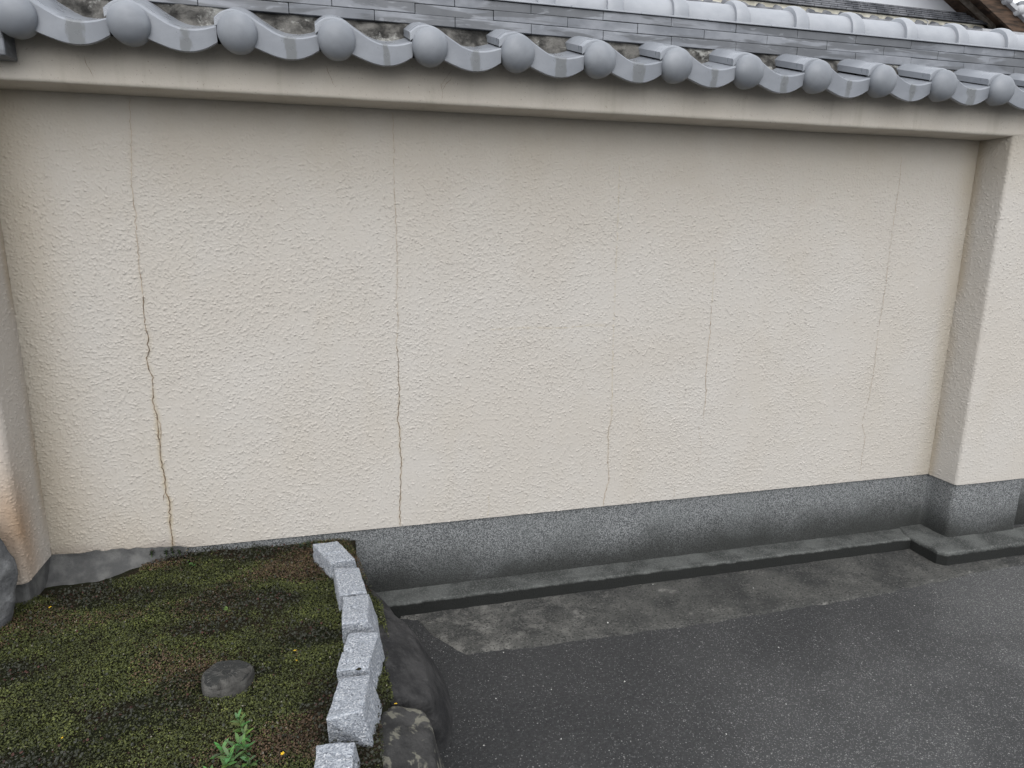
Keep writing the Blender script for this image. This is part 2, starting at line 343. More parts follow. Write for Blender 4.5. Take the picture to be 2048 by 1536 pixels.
rough_bar('kerb_bar', [(0.10, CY), (2.528, CY)], [(0.10, 0.02), (2.555, 0.02)], -0.01, CZ + 0.017, M['kerb'], kb)
rough_bar('kerb_bar', [(2.548, 0.015), (2.515, -0.06), (2.515, -0.235), (2.545, -0.262), (3.3, -0.262), (4.6, -0.262)], [(2.68, 0.015), (2.68, -0.06), (2.68, -0.13), (2.68, -0.13), (3.3, -0.13), (4.6, -0.13)], -0.01, 0.066, M['kerb'], kb, seed=5)

# ------------------------------------------------------------------ garden wall
wall = setp(empty('garden_wall', (0, 0, 0)), 'cream stucco garden wall with grey aggregate plinth and a silver-grey tiled roof', 'wall')
def stucco_sheet(name, path, z0, z1, step, dens, amp, mat, seed, parent, dirt=None, zbot=None, vertical=True, fade=None, cover=1.0):
    """path: [(x,y)] in plan followed along u, or [(y,z)] section when vertical=False (z0,z1 then = x range).
    Thrown-on crumbs are real relief: thousands of small oriented ridges."""
    r = np.random.default_rng(seed)
    p = np.array(path, float); seg = np.linalg.norm(np.diff(p, axis=0), axis=1); s = np.concatenate([[0], np.cumsum(seg)])
    nu = max(2, int(s[-1] / step) + 1); u = np.linspace(0, s[-1], nu)
    A = np.interp(u, s, p[:, 0]); Bc = np.interp(u, s, p[:, 1])
    ta = np.gradient(A); tb = np.gradient(Bc); ln = np.hypot(ta, tb); na, nb = tb / ln, -ta / ln      # outward normal
    nv = int((z1 - z0) / step) + 1; v = np.linspace(z0, z1, nv)
    H = np.zeros((nu, nv), dtype=np.float32)
    N = int(dens * s[-1] * (z1 - z0))
    cu = r.uniform(0, s[-1], N); cv = r.uniform(z0, z1, N)
    # patchy density
    pn = vnoise(np.stack([cu * 5, cv * 5, np.full(N, seed)], 1), seed, 2); keep = r.uniform(0, 1, N) < (0.66 + 0.7 * pn) * cover
    cu, cv = cu[keep], cv[keep]; N = len(cu)
    big = r.uniform(0, 1, N) ** 2.6
    ang = vnoise(np.stack([cu * 3, cv * 3, np.full(N, 3.0)], 1), seed + 3, 2) * 1.2 + r.normal(0, 0.8, N) - 0.45
    Ls = 0.0013 + 0.0036 * big; Ws = 0.0011 + 0.0009 * r.uniform(0, 1, N) * (0.4 + big); Am = amp * (0.35 + 0.65 * r.uniform(0, 1, N)) * (0.55 + 0.6 * big)
    if fade is not None: Am *= fade(cu, cv)
    Rw = int(np.ceil(0.014 / step)); iu = np.round(cu / s[-1] * (nu - 1)).astype(int); iv = np.round((cv - z0) / (z1 - z0) * (nv - 1)).astype(int)
    ca, sa = np.cos(ang), np.sin(ang)
    for du in range(-Rw, Rw + 1):
        for dv in range(-Rw, Rw + 1):
            ju, jv = iu + du, iv + dv; ok = (ju >= 0) & (ju < nu) & (jv >= 0) & (jv < nv)
            x_ = u[np.clip(ju, 0, nu - 1)] - cu; y_ = v[np.clip(jv, 0, nv - 1)] - cv
            l_ = x_ * ca + y_ * sa; w_ = -x_ * sa + y_ * ca
            w_ = w_ + 14 * l_ * l_ * np.sign(sa)
            val = Am * np.exp(-(np.abs(l_) / Ls) ** 3 - (w_ / Ws) ** 2)
            np.maximum.at(H, (ju[ok], jv[ok]), val[ok].astype(np.float32))
    uu, vv = np.meshgrid(u, v, indexing='ij'); Pn = np.stack([uu.ravel(), vv.ravel(), np.full(uu.size, seed * 1.7)], 1)
    H = H.ravel() + 0.0016 * vnoise(Pn * 6, seed + 7, 2) + 0.00035 * amp / 0.0026 * vnoise(Pn * 170, seed + 8, 2)
    Ag = np.repeat(A, nv); Bg = np.repeat(Bc, nv); NA = np.repeat(na, nv); NB = np.repeat(nb, nv)
    V = np.tile(v, nu)
    if zbot is not None:                                   # ragged lower edge
        first = (np.arange(nu * nv) % nv) < 1
    if vertical: co = np.stack([Ag + NA * H, Bg + NB * H, V], 1)
    else: co = np.stack([V, Ag + NA * H, Bg + NB * H], 1)
    me = fast_mesh(name, co, grid_faces(nu, nv, not vertical)); 
    colr = np.ones((len(co), 3)) if dirt is None else dirt(co)
    attr(me, 'Col', colr)
    o = link(name, me, mat, parent)
    return o, (s[-1], nu, nv, z0, z1, H.reshape(nu, nv))

CR = {
 'C1': [(-0.55, 1.79), (-0.559, 1.656), (-0.571, 1.546), (-0.568, 1.464), (-0.573, 1.343), (-0.574, 1.266), (-0.573, 1.203), (-0.576, 1.107), (-0.569, 1.074), (-0.573, 1.025), (-0.583, 0.99), (-0.57, 0.934), (-0.578, 0.859), (-0.571, 0.807), (-0.573, 0.704), (-0.574, 0.66), (-0.568, 0.579), (-0.569, 0.534), (-0.561, 0.506), (-0.566, 0.415), (-0.564, 0.330)],
 'C1b': [(-0.571, 0.804), (-0.564, 0.772), (-0.566, 0.72), (-0.574, 0.677)], 'C1c': [(-0.569, 0.534), (-0.577, 0.522), (-0.58, 0.503)],
 'C2': [(0.23, 1.79), (0.231, 1.67), (0.228, 1.558), (0.231, 1.428), (0.233, 1.311), (0.226, 1.173), (0.231, 1.103), (0.221, 1.015), (0.228, 0.955), (0.223, 0.89), (0.228, 0.86), (0.225, 0.809), (0.217, 0.738), (0.226, 0.704), (0.222, 0.637), (0.229, 0.585), (0.224, 0.527), (0.222, 0.46), (0.216, 0.393), (0.217, 0.327)],
 'C3': [(1.042, 1.648), (1.044, 1.436), (1.044, 1.272), (1.046, 1.15), (1.045, 1.064), (1.048, 0.916), (1.052, 0.742), (1.054, 0.697), (1.042, 0.635), (1.047, 0.57), (1.045, 0.53), (1.055, 0.434), (1.042, 0.386), (1.034, 0.327)],
 'C4': [(1.458, 1.346), (1.459, 1.231), (1.459, 1.131), (1.46, 1.013), (1.458, 0.928), (1.456, 0.848), (1.463, 0.784), (1.461, 0.666), (1.441, 0.637), (1.46, 0.545), (1.45, 0.468)],
 'C5': [(2.274, 1.72), (2.278, 1.621), (2.275, 1.461), (2.276, 1.279), (2.276, 1.122), (2.271, 1.022), (2.274, 0.869), (2.267, 0.711), (2.248, 0.596), (2.274, 0.529), (2.271, 0.353)],
 'C6': [(0.556, 0.419), (0.56, 0.373), (0.552, 0.328)], 'C7': [(1.35, 0.377), (1.348, 0.344), (1.345, 0.328)],
 'C8': [(0.56, 1.059), (0.692, 1.063), (0.848, 1.058), (0.948, 1.067), (1.046, 1.061)]}
def wall_dirt(co):
    x, z = co[:, 0], co[:, 2]
    n = vnoise(np.stack([x * 7, z * 3, x * 0], 1), 21, 4); n2 = vnoise(np.stack([x * 30, z * 30, x * 0], 1), 22, 3)
    c = np.ones((len(co), 3))
    def tint(mask, col):
        mm = np.clip(mask, 0, 1)[:, None]; c[:] = c * (1 - mm) + c * np.array(col) * mm
    tint(sstep(0.50, 0.0, (ZB - z) + 0.10 * n) * (0.45 + 0.25 * n), (0.80, 0.76, 0.66))        # grime washed down from the beam
    tint(sstep(0.20, 0.0, (x - XL) + 0.05 * n) * 0.5, (0.84, 0.77, 0.62))                       # ochre in the left corner
    tint(sstep(0.10, 0.0, (XR - x) + 0.04 * n) * 0.45, (0.86, 0.80, 0.66))
    tint(sstep(0.9, 0.0, (x - XL)) * sstep(0.9, 0.33, z) * (0.3 + 0.4 * n), (0.90, 0.84, 0.74))
    tint(sstep(0.06, 0.0, (z - ZS) + 0.03 * n) * sstep(-0.4, -0.62, x) * 0.75, (0.55, 0.52, 0.52))
    tint(sstep(0.15, 0.55, n) * 0.14, (0.95, 0.92, 0.85))
    for px_, pz_ in ((1.372, 0.790), (1.366, 0.764), (0.72, 1.27), (-0.2, 1.45), (1.9, 1.05)): tint(np.exp(-(np.hypot(x - px_, z - pz_) / 0.0035) ** 2) * 0.8, (0.45, 0.45, 0.45))
    for k, wd, st in (('C1', 0.008, 0.55), ('C2', 0.005, 0.28), ('C3', 0.005, 0.14), ('C8', 0.005, 0.12)):   # rust weeping from the cracks
        P = np.array(CR[k]); dd = np.full(len(co), 9.0)
        for a_, b_ in zip(P[:-1], P[1:]):
            ab = b_ - a_; t = np.clip(((x - a_[0]) * ab[0] + (z - a_[1]) * ab[1]) / (ab @ ab), 0, 1)
            dd = np.minimum(dd, np.hypot(x - a_[0] - t * ab[0], z - a_[1] - t * ab[1]))
        low = sstep(1.2, 0.6, z) * 0.8 + 0.2 if k != 'C8' else 1.0
        tint(np.exp(-(dd / (wd * (1 + 0.6 * n2))) ** 2) * st * low * (0.7 + 0.5 * n2), (0.78, 0.66, 0.40))
    return c
FINE = 0.0020
fadeu = lambda cu, cv: 0.55 + 0.45 * sstep(ZB, ZB - 0.35, cv)
panel, PH = stucco_sheet('stucco_panel', [(XR, 0), (XL, 0)][::-1], ZS, ZB + 0.004, FINE, 28000, 0.0040, M['stucco'], 11, wall, wall_dirt, fade=fadeu)
# returned lower lip of the render, painted dark as its shadow line
bm = bmesh.new(); prism(bm, [(0.0015, ZS + 0.001), (0.0015, ZS - 0.0005), (0.02, ZS - 0.0005), (0.02, ZS + 0.001)], XL, XR); obj_bm('stucco_lip_shadow', bm, M['crack'], wall)
def arc(cx, cy, r, a0, a1, n=5): return [(cx + r * math.cos(math.radians(a0 + (a1 - a0) * i / n)), cy + r * math.sin(math.radians(a0 + (a1 - a0) * i / n))) for i in range(n + 1)]
rr = 0.014
def plain_dirt(seed, rust=False):
    def f(co):
        n = vnoise(co * np.array([6, 6, 3]), seed, 4); c = np.ones((len(co), 3))
        mm = (sstep(0.30, 0.0, ZB - co[:, 2]) * 0.45)[:, None]; c = c * (1 - mm) + c * np.array((0.78, 0.73, 0.62)) * mm
        mm = (sstep(-0.055, -0.0, co[:, 1]) * 0.6 * sstep(-0.3, 0.4, n + 0.3))[:, None]; c = c * (1 - mm) + c * np.array((0.82, 0.72, 0.55)) * mm
        if rust:
            k = np.exp(-((co[:, 2] - 0.47 + 0.8 * (co[:, 1] + 0.12)) / 0.17) ** 2) * sstep(-0.04, -0.17, co[:, 1] + 0.05 * n) * (0.5 + 0.7 * n) + 0.10
            k = np.clip(k, 0, 0.95)[:, None]; c = c * (1 - k) + c * np.array((0.62, 0.36, 0.15)) * k
        return c
    return f
pr = [(XR + 0.0, 0.0), (XR, -B + rr)] + arc(XR + rr, -B + rr, rr, 180, 270)[1:] + [(XE - rr, -B)] + arc(XE - rr, -B + rr, rr, 270, 360)[1:] + [(XE, 0.0)]
pillr = empty('pillar', (0, 0, 0)); pillr.parent = wall
stucco_sheet('stucco_face', pr, ZS, ZB + 0.004, FINE, 30000, 0.0034, M['stucco'], 31, pillr, plain_dirt(5))
BL = 0.195
pl = [(XL - 0.42, 0.0), (XL - 0.42, -BL + rr), (XL - 0.42 + rr, -BL), (XL - 0.03, -BL)] + arc(XL - 0.022, -BL + 0.022, 0.022, 270, 360)[1:] + [(XL, 0.0)]
pilll = empty('pillar', (0, 0, 0)); pilll.parent = wall
stucco_sheet('stucco_face', pl, ZS + 0.022, ZB + 0.004, FINE, 22000, 0.0036, M['stucco'], 41, pilll, plain_dirt(9, True))
bm = bmesh.new(); box(bm, XL - 0.42, XL - 0.006, -BL + 0.008, 0.02, 0.0, ZS + 0.06, 0.012, 3); obj_bm('footing', bm, M['fill'], pilll)
# beam: section followed from the top down and back under
bs = [(-B, 1.925), (-B, ZB + 0.010)] + arc(-B + 0.010, ZB + 0.010, 0.010, 180, 270)[1:] + [(0.004, ZB)]
stucco_sheet('beam', bs, -1.9, 4.4, 0.0042, 3600, 0.0018, M['beam'], 51, wall, None, vertical=False)
bpy.data.objects['beam'].rotation_euler = (0, 0, 0)
# core so nothing is hollow
bm = bmesh.new(); box(bm, -1.9, 4.4, 0.02, 0.15, 0.0, 2.03); box(bm, -1.9, 4.4, -0.14, 0.02, 1.83, 1.92); obj_bm('wall_core', bm, M['fill'], wall)
# neighbouring panels beyond both pillars
me = stucco_sheet('stucco_panel', [(XE, 0), (4.4, 0)], ZS, ZB + 0.004, 0.006, 3000, 0.003, M['stucco'], 61, wall)[0]
me = stucco_sheet('stucco_panel', [(-1.9, 0), (XL - 0.42, 0)], ZS, ZB + 0.004, 0.008, 2000, 0.003, M['stucco'], 62, wall)[0]

# cracks: thin dark furrows drawn along the panel surface
s_, nu_, nv_, z0_, z1_, Hh = PH
def surf_y(x, z):
    i = int(round((x - XL) / (XR - XL) * (nu_ - 1))); j = int(round((z - z0_) / (z1_ - z0_) * (nv_ - 1)))
    i = min(max(i, 1), nu_ - 2); j = min(max(j, 1), nv_ - 2)
    return -float(Hh[i - 1:i + 2, j - 1:j + 2].max())
def crack(pts, w0, w1, mat, seed, yfun=surf_y, gap=0.0):
    r = random.Random(seed); P = []
    for (x0, z0), (x1, z1) in zip(pts[:-1], pts[1:]):
        n = max(1, int(math.hypot(x1 - x0, z1 - z0) / 0.009))
        for k in range(n): t = k / n; P.append((x0 + (x1 - x0) * t + r.gauss(0, 0.0014), z0 + (z1 - z0) * t + r.gauss(0, 0.001)))
    P.append(pts[-1]); bm = bmesh.new(); prev = None; n = len(P)
    for k, (x, z) in enumerate(P):
        wd = (w0 + (w1 - w0) * k / n) * r.uniform(0.55, 1.25) / 2
        if k in (0, n - 1): wd *= 0.2
        q = P[min(k + 1, n - 1)]; p_ = P[max(k - 1, 0)]; d = Vector((q[0] - p_[0], q[1] - p_[1])).normalized(); nx, nz = -d.y, d.x
        y = yfun(x, z) - 0.0005
        a_ = bm.verts.new((x + nx * wd, y, z + nz * wd)); b_ = bm.verts.new((x - nx * wd, y, z - nz * wd))
        if prev and not (gap and r.random() < gap): bm.faces.new((prev[0], prev[1], b_, a_))
        prev = (a_, b_)
    return obj_bm('crack', bm, mat, panel)
crack(CR['C1'][:7], 0.0012, 0.0018, M['crack_fine'], 1); crack(CR['C1'][6:], 0.0022, 0.0034, M['crack'], 2)
crack(CR['C1b'], 0.002, 0.0015, M['crack_fine'], 3); crack(CR['C1c'], 0.002, 0.0014, M['crack'], 4)
crack(CR['C2'][:8], 0.0010, 0.0016, M['crack_fine'], 5, gap=0.08); crack(CR['C2'][7:], 0.0017, 0.0028, M['crack'], 6)
crack(CR['C3'][:8], 0.0009, 0.0012, M['crack_pale'], 7, gap=0.25); crack(CR['C3'][7:], 0.0014, 0.0024, M['crack_fine'], 8)
crack(CR['C4'][:3], 0.0008, 0.0012, M['crack_pale'], 9, gap=0.2); crack(CR['C4'][2:8], 0.0020, 0.0022, M['crack_fine'], 10); crack(CR['C4'][8:], 0.0014, 0.001, M['crack_fine'], 11, gap=0.3)
crack(CR['C5'][:4], 0.0012, 0.0014, M['crack_fine'], 12, gap=0.2); crack(CR['C5'][3:], 0.0018, 0.0015, M['crack_fine'], 13, gap=0.07)
crack(CR['C6'], 0.0010, 0.0012, M['crack_pale'], 14); crack(CR['C7'], 0.001, 0.0014, M['crack_fine'], 15)
crack(CR['C8'], 0.0008, 0.0008, M['crack_pale'], 16, gap=0.5)
byf = lambda x, z: -B - 0.0022
bmc = bpy.data.objects['beam']
for pts, s in (([(0.402, 1.898), (0.384, 1.876), (0.367, 1.853), (0.371, 1.831), (0.368, 1.809)], 21), ([(0.40, 1.878), (0.383, 1.858), (0.372, 1.838)], 22), ([(-0.62, 1.875), (-0.612, 1.845), (-0.60, 1.815)], 23), ([(0.02, 1.89), (0.03, 1.86), (0.047, 1.83)], 24)):
    c = crack(pts, 0.0014, 0.0010, M['crack_fine'], s, byf); c.parent = bmc

# plinth
def wrap(path, z0, z1, name, mat, parent, step=0.03, amp=0.001, seed=1):
    p = np.array(path, float); seg = np.linalg.norm(np.diff(p, axis=0), axis=1); s = np.concatenate([[0], np.cumsum(seg)])
    u = np.unique(np.concatenate([np.arange(0, s[-1], step), s])); v = np.linspace(z0, z1, 16)
    A = np.interp(u, s, p[:, 0]); Bc = np.interp(u, s, p[:, 1])
    co = np.stack([np.repeat(A, 16), np.repeat(Bc, 16), np.tile(v, len(u))], 1); n = vnoise(co * 7, seed, 2) * amp; co[:, 1] += n
    me = fast_mesh(name, co, grid_faces(len(u), 16)); return link(name, me, mat, parent)
y_ = 0.008
def rc(cx, cy, r, a0, a1): return arc(cx, cy, r, a0, a1, 4)[1:]
wrap([(XL, y_), (XR + y_, y_), (XR + y_, -B + 0.030)] + rc(XR + y_ + 0.022, -B + y_ + 0.022, 0.022, 180, 270) + [(XE - 0.022, -B + y_), (XE - y_, -B + 0.03), (XE - y_, y_), (4.4, y_)], 0.0, ZS, 'plinth', M['plinth'], wall)

# roof tiles ---------------------------------------------------
HP = [(-0.058, 0.036), (-0.045, 0.049), (-0.028, 0.058), (-0.008, 0.061), (0.012, 0.058), (0.03, 0.050), (0.05, 0.036), (0.07, 0.024), (0.095, 0.010), (0.12, 0.002), (0.14, 0.0), (0.165, 0.001), (0.19, 0.006), (0.214, 0.014)]
hx, hz = np.array(HP).T
def hprof(n=30):
    t = np.linspace(-0.058, 0.214, n)
    # smooth interpolation (Catmull through dense np.interp then blur)
    d = np.linspace(-0.058, 0.214, 400); v = np.interp(d, hx, hz); k = np.hanning(31); k /= k.sum(); v2 = np.convolve(np.pad(v, 15, 'edge'), k, 'valid')
    return t, np.interp(t, d, v2)
TZ = 1.9345 - EZ; SL = 0.30; TH = 0.020; YF, YB = 0.0, 0.215      # local to the dome centre (x, EY, EZ)
def tile_mesh():
    t, h = hprof(46); bm = bmesh.new()
    ys = [YF, YF + 0.004, 0.07, 0.14, YB]
    top = []; bot = []
    for y in ys:
        dz = SL * y - (0.003 if y == YF else 0)
        top.append([bm.verts.new((x, y - 0.0, TZ + z + dz)) for x, z in zip(t, h)])
        bot.append([bm.verts.new((x, y, TZ + z + dz - TH)) for x, z in zip(t, h)])
    n = len(t)
    for i in range(len(ys) - 1):
        for j in range(n - 1):
            bm.faces.new((top[i][j], top[i][j + 1], top[i + 1][j + 1], top[i + 1][j])).smooth = True
            bm.faces.new((bot[i][j], bot[i + 1][j], bot[i + 1][j + 1], bot[i][j + 1]))
        bm.faces.new((top[i][0], top[i + 1][0], bot[i + 1][0], bot[i][0])); bm.faces.new((top[i][-1], bot[i][-1], bot[i + 1][-1], top[i + 1][-1]))
    for j in range(n - 1):
        bm.faces.new((top[0][j], bot[0][j], bot[0][j + 1], top[0][j + 1])); bm.faces.new((top[-1][j], top[-1][j + 1], bot[-1][j + 1], bot[-1][j]))
    # hanging apron, follows the trough, 2 mm proud of the tile nose
    sel = [(x, z) for x, z in zip(t, h) if 0.015 < x]
    f = []; 
    for x, z in sel:
        zb = -0.058 + 0.62 * z + 2.6 * max(0, x - 0.125) ** 2
        zt = z - 0.002
        f.append([bm.verts.new((x, -0.002, TZ + zt)), bm.verts.new((x, -0.004, TZ + zt - 0.003)), bm.verts.new((x, 0.001, TZ + zb + 0.0015)), bm.verts.new((x, 0.003, TZ + zb)), bm.verts.new((x, 0.012, TZ + zb)), bm.verts.new((x, 0.012, TZ + zt - 0.010))])
    for a_, b_ in zip(f[:-1], f[1:]):
        for k in range(5): fc = bm.faces.new((a_[k], a_[k + 1], b_[k + 1], b_[k])); fc.smooth = k < 4
    bm.faces.new(list(reversed(f[0]))); bm.faces.new(f[-1])
    bmesh.ops.recalc_face_normals(bm, faces=bm.faces)
    for f_ in bm.faces: f_.smooth = True
    me = bpy.data.meshes.new('eave_tile'); bm.to_mesh(me); bm.free(); me.set_sharp_from_angle(angle=math.radians(28)); me.materials.append(M['tile']); return me
def dome_mesh():
    bm = bmesh.new(); r = 0.0525; d = 0.034; ns = 48; rings = []
    prof = [(0.9 * r, 0.028), (r * 0.985, 0.026), (r, 0.018), (r, 0.004)] + [(r * math.cos(math.radians(a_)), -d * math.sin(math.radians(a_))) for a_ in (6, 14, 23, 33, 43, 53, 63, 73, 82)]
    for rad, y in prof:
        rings.append([bm.verts.new((rad * math.cos(2 * math.pi * k / ns), y - 0.004, rad * math.sin(2 * math.pi * k / ns))) for k in range(ns)])
    for a_, b_ in zip(rings[:-1], rings[1:]):
        for k in range(ns): bm.faces.new((a_[k], a_[(k + 1) % ns], b_[(k + 1) % ns], b_[k])).smooth = True
    tip = bm.verts.new((0, -d - 0.004, 0))
    for k in range(ns): bm.faces.new((rings[-1][k], rings[-1][(k + 1) % ns], tip)).smooth = True
    bm.faces.new(rings[0]); bmesh.ops.recalc_face_normals(bm, faces=bm.faces)
    me = bpy.data.meshes.new('round_end'); bm.to_mesh(me); bm.free(); me.materials.append(M['dome']); return me
tm, dm = tile_mesh(), dome_mesh()
for i in range(-4, 20):
    r = random.Random(i)
    t = bpy.data.objects.new('eave_tile', tm); C.objects.link(t); t.parent = wall
    t.location = (X0 + PITCH * i + r.uniform(-.0015, .0015), EY + r.uniform(-.002, .002), EZ + r.uniform(-.0015, .0015)); t.rotation_euler = (0, r.uniform(-.006, .006), r.uniform(-.006, .006))
    d = bpy.data.objects.new('round_end', dm); C.objects.link(d); d.parent = t; d.rotation_euler = (0, r.uniform(0, 6.2), 0)
# mortar bed under the ridge
xs = np.arange(-1.9, 4.4, 0.010); sec = np.linspace(0, 1, 16)
co = []
for x in xs:
    for s in sec: co.append((x, -0.125 + 0.05 * s, 1.945 + 0.115 * s))
co = np.array(co); nn = vnoise(co * np.array([11, 30, 30]), 71, 5); n5 = vnoise(co * 60, 72, 3)
co[:, 1] += 0.020 * nn + 0.006 * n5 + 0.01; co[:, 2] += 0.004 * n5
link('mortar_bed', fast_mesh('mortar_bed', co, grid_faces(len(xs), 16)), M['mortar'], wall)
# ridge courses (three courses of flat tiles, staggered joints) and a lip whose paler colour paints the top edge highlight
RF = -0.085; zc = [2.0365, 2.0675, 2.099, 2.1285]
for k in range(3):
    bm = bmesh.new(); off = 0.175 + (0.125 if k == 1 else 0.0) - 0.2505 * 9; x = off; r = random.Random(k)
    yf = RF + 0.004 * k
    while x < 4.4:
        jy = r.uniform(-.0012, .0012); jz = r.uniform(-.0007, .0007)
        box(bm, x + 0.0007, x + 0.2505 - 0.0007, yf + jy, 0.12, zc[k] + 0.0012 + jz, zc[k + 1] - 0.0008 + jz, 0.0016, 2); x += 0.2505
    obj_bm('ridge_course', bm, M['noshi'], wall)
bm = bmesh.new(); x = 0.06 - 0.2505 * 9
while x < 4.4:
    a_ = x + 0.0008; b_ = x + 0.2505 - 0.0008; x += 0.2505
    prism(bm, [(RF + 0.001, 2.1292), (0.115, 2.1292), (0.115, 2.136), (RF + 0.012, 2.137), (RF + 0.001, 2.1330)][::1], a_, b_)
bmesh.ops.recalc_face_normals(bm, faces=bm.faces)
obj_bm('ridge_lip', bm, M['cap'], wall)
# round cap tiles with collars
def cap_mesh(collar):
    bm = bmesh.new(); ns = 28; L = 0.243
    if not collar: prof = [(0.0, 0.052), (0.0, 0.0615), (0.003, 0.0635), (0.20, 0.0655), (L, 0.0655), (L, 0.054)]
    else: prof = [(-0.008, 0.060), (-0.008, 0.0765), (-0.003, 0.0800), (0.012, 0.0815), (0.028, 0.080), (0.041, 0.0755), (0.050, 0.0700), (0.055, 0.0645)]
    rings = []
    for x, rad in prof: rings.append([bm.verts.new((x, -rad * math.cos(math.pi * (k / ns) * 1.10 - 0.157), rad * math.sin(math.pi * (k / ns) * 1.10 - 0.157))) for k in range(ns + 1)])
    for a_, b_ in zip(rings[:-1], rings[1:]):
        for k in range(ns): bm.faces.new((a_[k], b_[k], b_[k + 1], a_[k + 1])).smooth = True
    bmesh.ops.recalc_face_normals(bm, faces=bm.faces)
    me = bpy.data.meshes.new('collar' if collar else 'ridge_cap'); bm.to_mesh(me); bm.free(); me.materials.append(M['cap']); return me
cm, km = cap_mesh(False), cap_mesh(True)
for me_ in (cm, km):
    try: me_.set_sharp_from_angle(angle=math.radians(40))
    except Exception: pass
for i in range(-12, 14):
    r = random.Random(100 + i)
    c = bpy.data.objects.new('ridge_cap', cm); C.objects.link(c); c.parent = wall
    c.location = (1.209 - 0.012 + 0.2435 * i, 0.008 + r.uniform(-.0015, .0015), 2.146 + r.uniform(-.001, .001)); c.rotation_euler = (0, 0, r.uniform(-.005, .005))
    k = bpy.data.objects.new('collar', km); C.objects.link(k); k.parent = c
# hanging corner piece left of the first dome
bm = bmesh.new(); box(bm, -0.905, -0.775, -0.235, -0.16, 1.842, 1.925, 0.004, 2)
obj_bm('corner_tile', bm, M['noshi'], wall)
# mortar fillet in the left corner, below the render
xs = np.linspace(XL - 0.02, -0.52, 60); sec = np.linspace(0, 1, 22); co = []
for i, x in enumerate(xs):
    e = float(sstep(-0.50, -0.78, np.array([x]))[0]); zt = 0.333 + 0.014 * e
    for s in sec: co.append((x, -0.004 - 0.070 * e * s ** 2.2 - 0.003, zt - (0.09) * s))
co = np.array(co); n = vnoise(co * 16, 81, 5); co[:, 1] -= 0.008 * np.maximum(n, -0.3) * np.tile(sec > 0.05, len(xs)); co[:, 2] += 0.006 * vnoise(co * np.array([40, 0, 0]), 82, 3)
link('mortar_fillet', fast_mesh('mortar_fillet', co, grid_faces(len(xs), 22, True)), M['fill'], wall)

# ------------------------------------------------------------------ rocks and granite blocks
def hull_planes(pts):
    bm = bmesh.new(); vs = [bm.verts.new(p) for p in pts]; r = bmesh.ops.convex_hull(bm, input=vs)
    bm.normal_update(); c = np.mean(np.array(pts), 0); pl = []
    for f in bm.faces:
        n = np.array(f.normal); d = n @ (np.array(f.calc_center_median()) - c)
        if d < 0: n, d = -n, -d
        pl.append((*n, d))
    bm.free(); return c, np.array(pl)
def hull_stone(name, pts, p=14, noise=0.004, fr=18, sub=6, seed=0, mat=None, fine=0.0008, chips=0.0):
    c, pl = hull_planes(pts)
    bm = bmesh.new(); bmesh.ops.create_icosphere(bm, subdivisions=sub, radius=1.0)
    me = bpy.data.meshes.new(name); bm.to_mesh(me); bm.free()
    co = np.empty(len(me.vertices) * 3, np.float32); me.vertices.foreach_get('co', co); co = co.reshape(-1, 3).astype(float)
    ext = np.ptp(np.array(pts), axis=0); co = co * ext; co /= np.linalg.norm(co, axis=1)[:, None]
    q = np.maximum(co @ pl[:, :3].T, 0) / pl[:, 3]; rad = (q ** p).sum(1) ** (-1.0 / p)
    P = co * rad[:, None]
    d = noise * vnoise((P + c) * fr, seed, 4) + fine * vnoise((P + c) * 130, seed + 1, 3)
    if chips:
        k = vnoise((P + c) * 34, seed + 2, 2); d -= chips * sstep(0.25, 0.7, k) * (np.sort(q, axis=1)[:, -2] / q.max(1))
    P = P + co * d[:, None]
    me.vertices.foreach_set('co', P.astype(np.float32).ravel()); me.update()
    o = link(name, me, mat, None, True); o.location = tuple(c); return o
ZT, ZG = 0.352, 0.262
GB = [
 ([(-0.093, -0.118), (-0.011, -0.119), (0.040, -0.270), (-0.042, -0.277)], [(-0.100, -0.10), (0.0, -0.10), (0.048, -0.262), (-0.044, -0.268)], 0.346, 'northmost'),
 ([(-0.034, -0.298), (0.046, -0.312), (0.073, -0.500), (-0.008, -0.499)], [(-0.040, -0.28), (0.058, -0.29), (0.083, -0.49), (-0.012, -0.485)], 0.350, ''),
 ([(0.004, -0.500), (0.078, -0.505), (0.054, -0.680), (-0.017, -0.680)], [(0.000, -0.490), (0.102, -0.50), (0.092, -0.668), (-0.015, -0.650)], 0.352, ''),
 ([(0.001, -0.694), (0.083, -0.712), (0.054, -0.884), (-0.023, -0.882)], [(0.006, -0.68), (0.098, -0.70), (0.072, -0.875), (-0.018, -0.865)], 0.354, ''),
 ([(-0.016, -0.888), (0.054, -0.893), (0.024, -1.056), (-0.055, -1.058)], [(-0.012, -0.875), (0.084, -0.90), (0.046, -1.062), (-0.050, -1.020)], 0.358, ''),
 ([(-0.078, -1.093), (0.004, -1.107), (-0.003, -1.246), (-0.072, -1.239)], [(-0.075, -1.08), (0.016, -1.09), (0.01, -1.25), (-0.075, -1.24)], 0.346, ''),
 ([(-0.115, -1.27), (-0.025, -1.27), (-0.050, -1.42), (-0.145, -1.42)], [(-0.115, -1.27), (-0.015, -1.27), (-0.04, -1.42), (-0.15, -1.42)], 0.35, '')]
GL = ['granite edging block touching the grey plinth of the wall', 'granite edging block just in front of the one that touches the plinth',
      'granite edging block with a steep right face, beside the top of the dark rock', 'granite edging block with a small dark brown spot of dirt at its front edge',
      'largest granite edging block, tilted, with rough dark broken front face', 'granite edging block cut by the bottom edge of the photo, set lower and further left', 'granite edging block in front of the row, nearest the viewer']
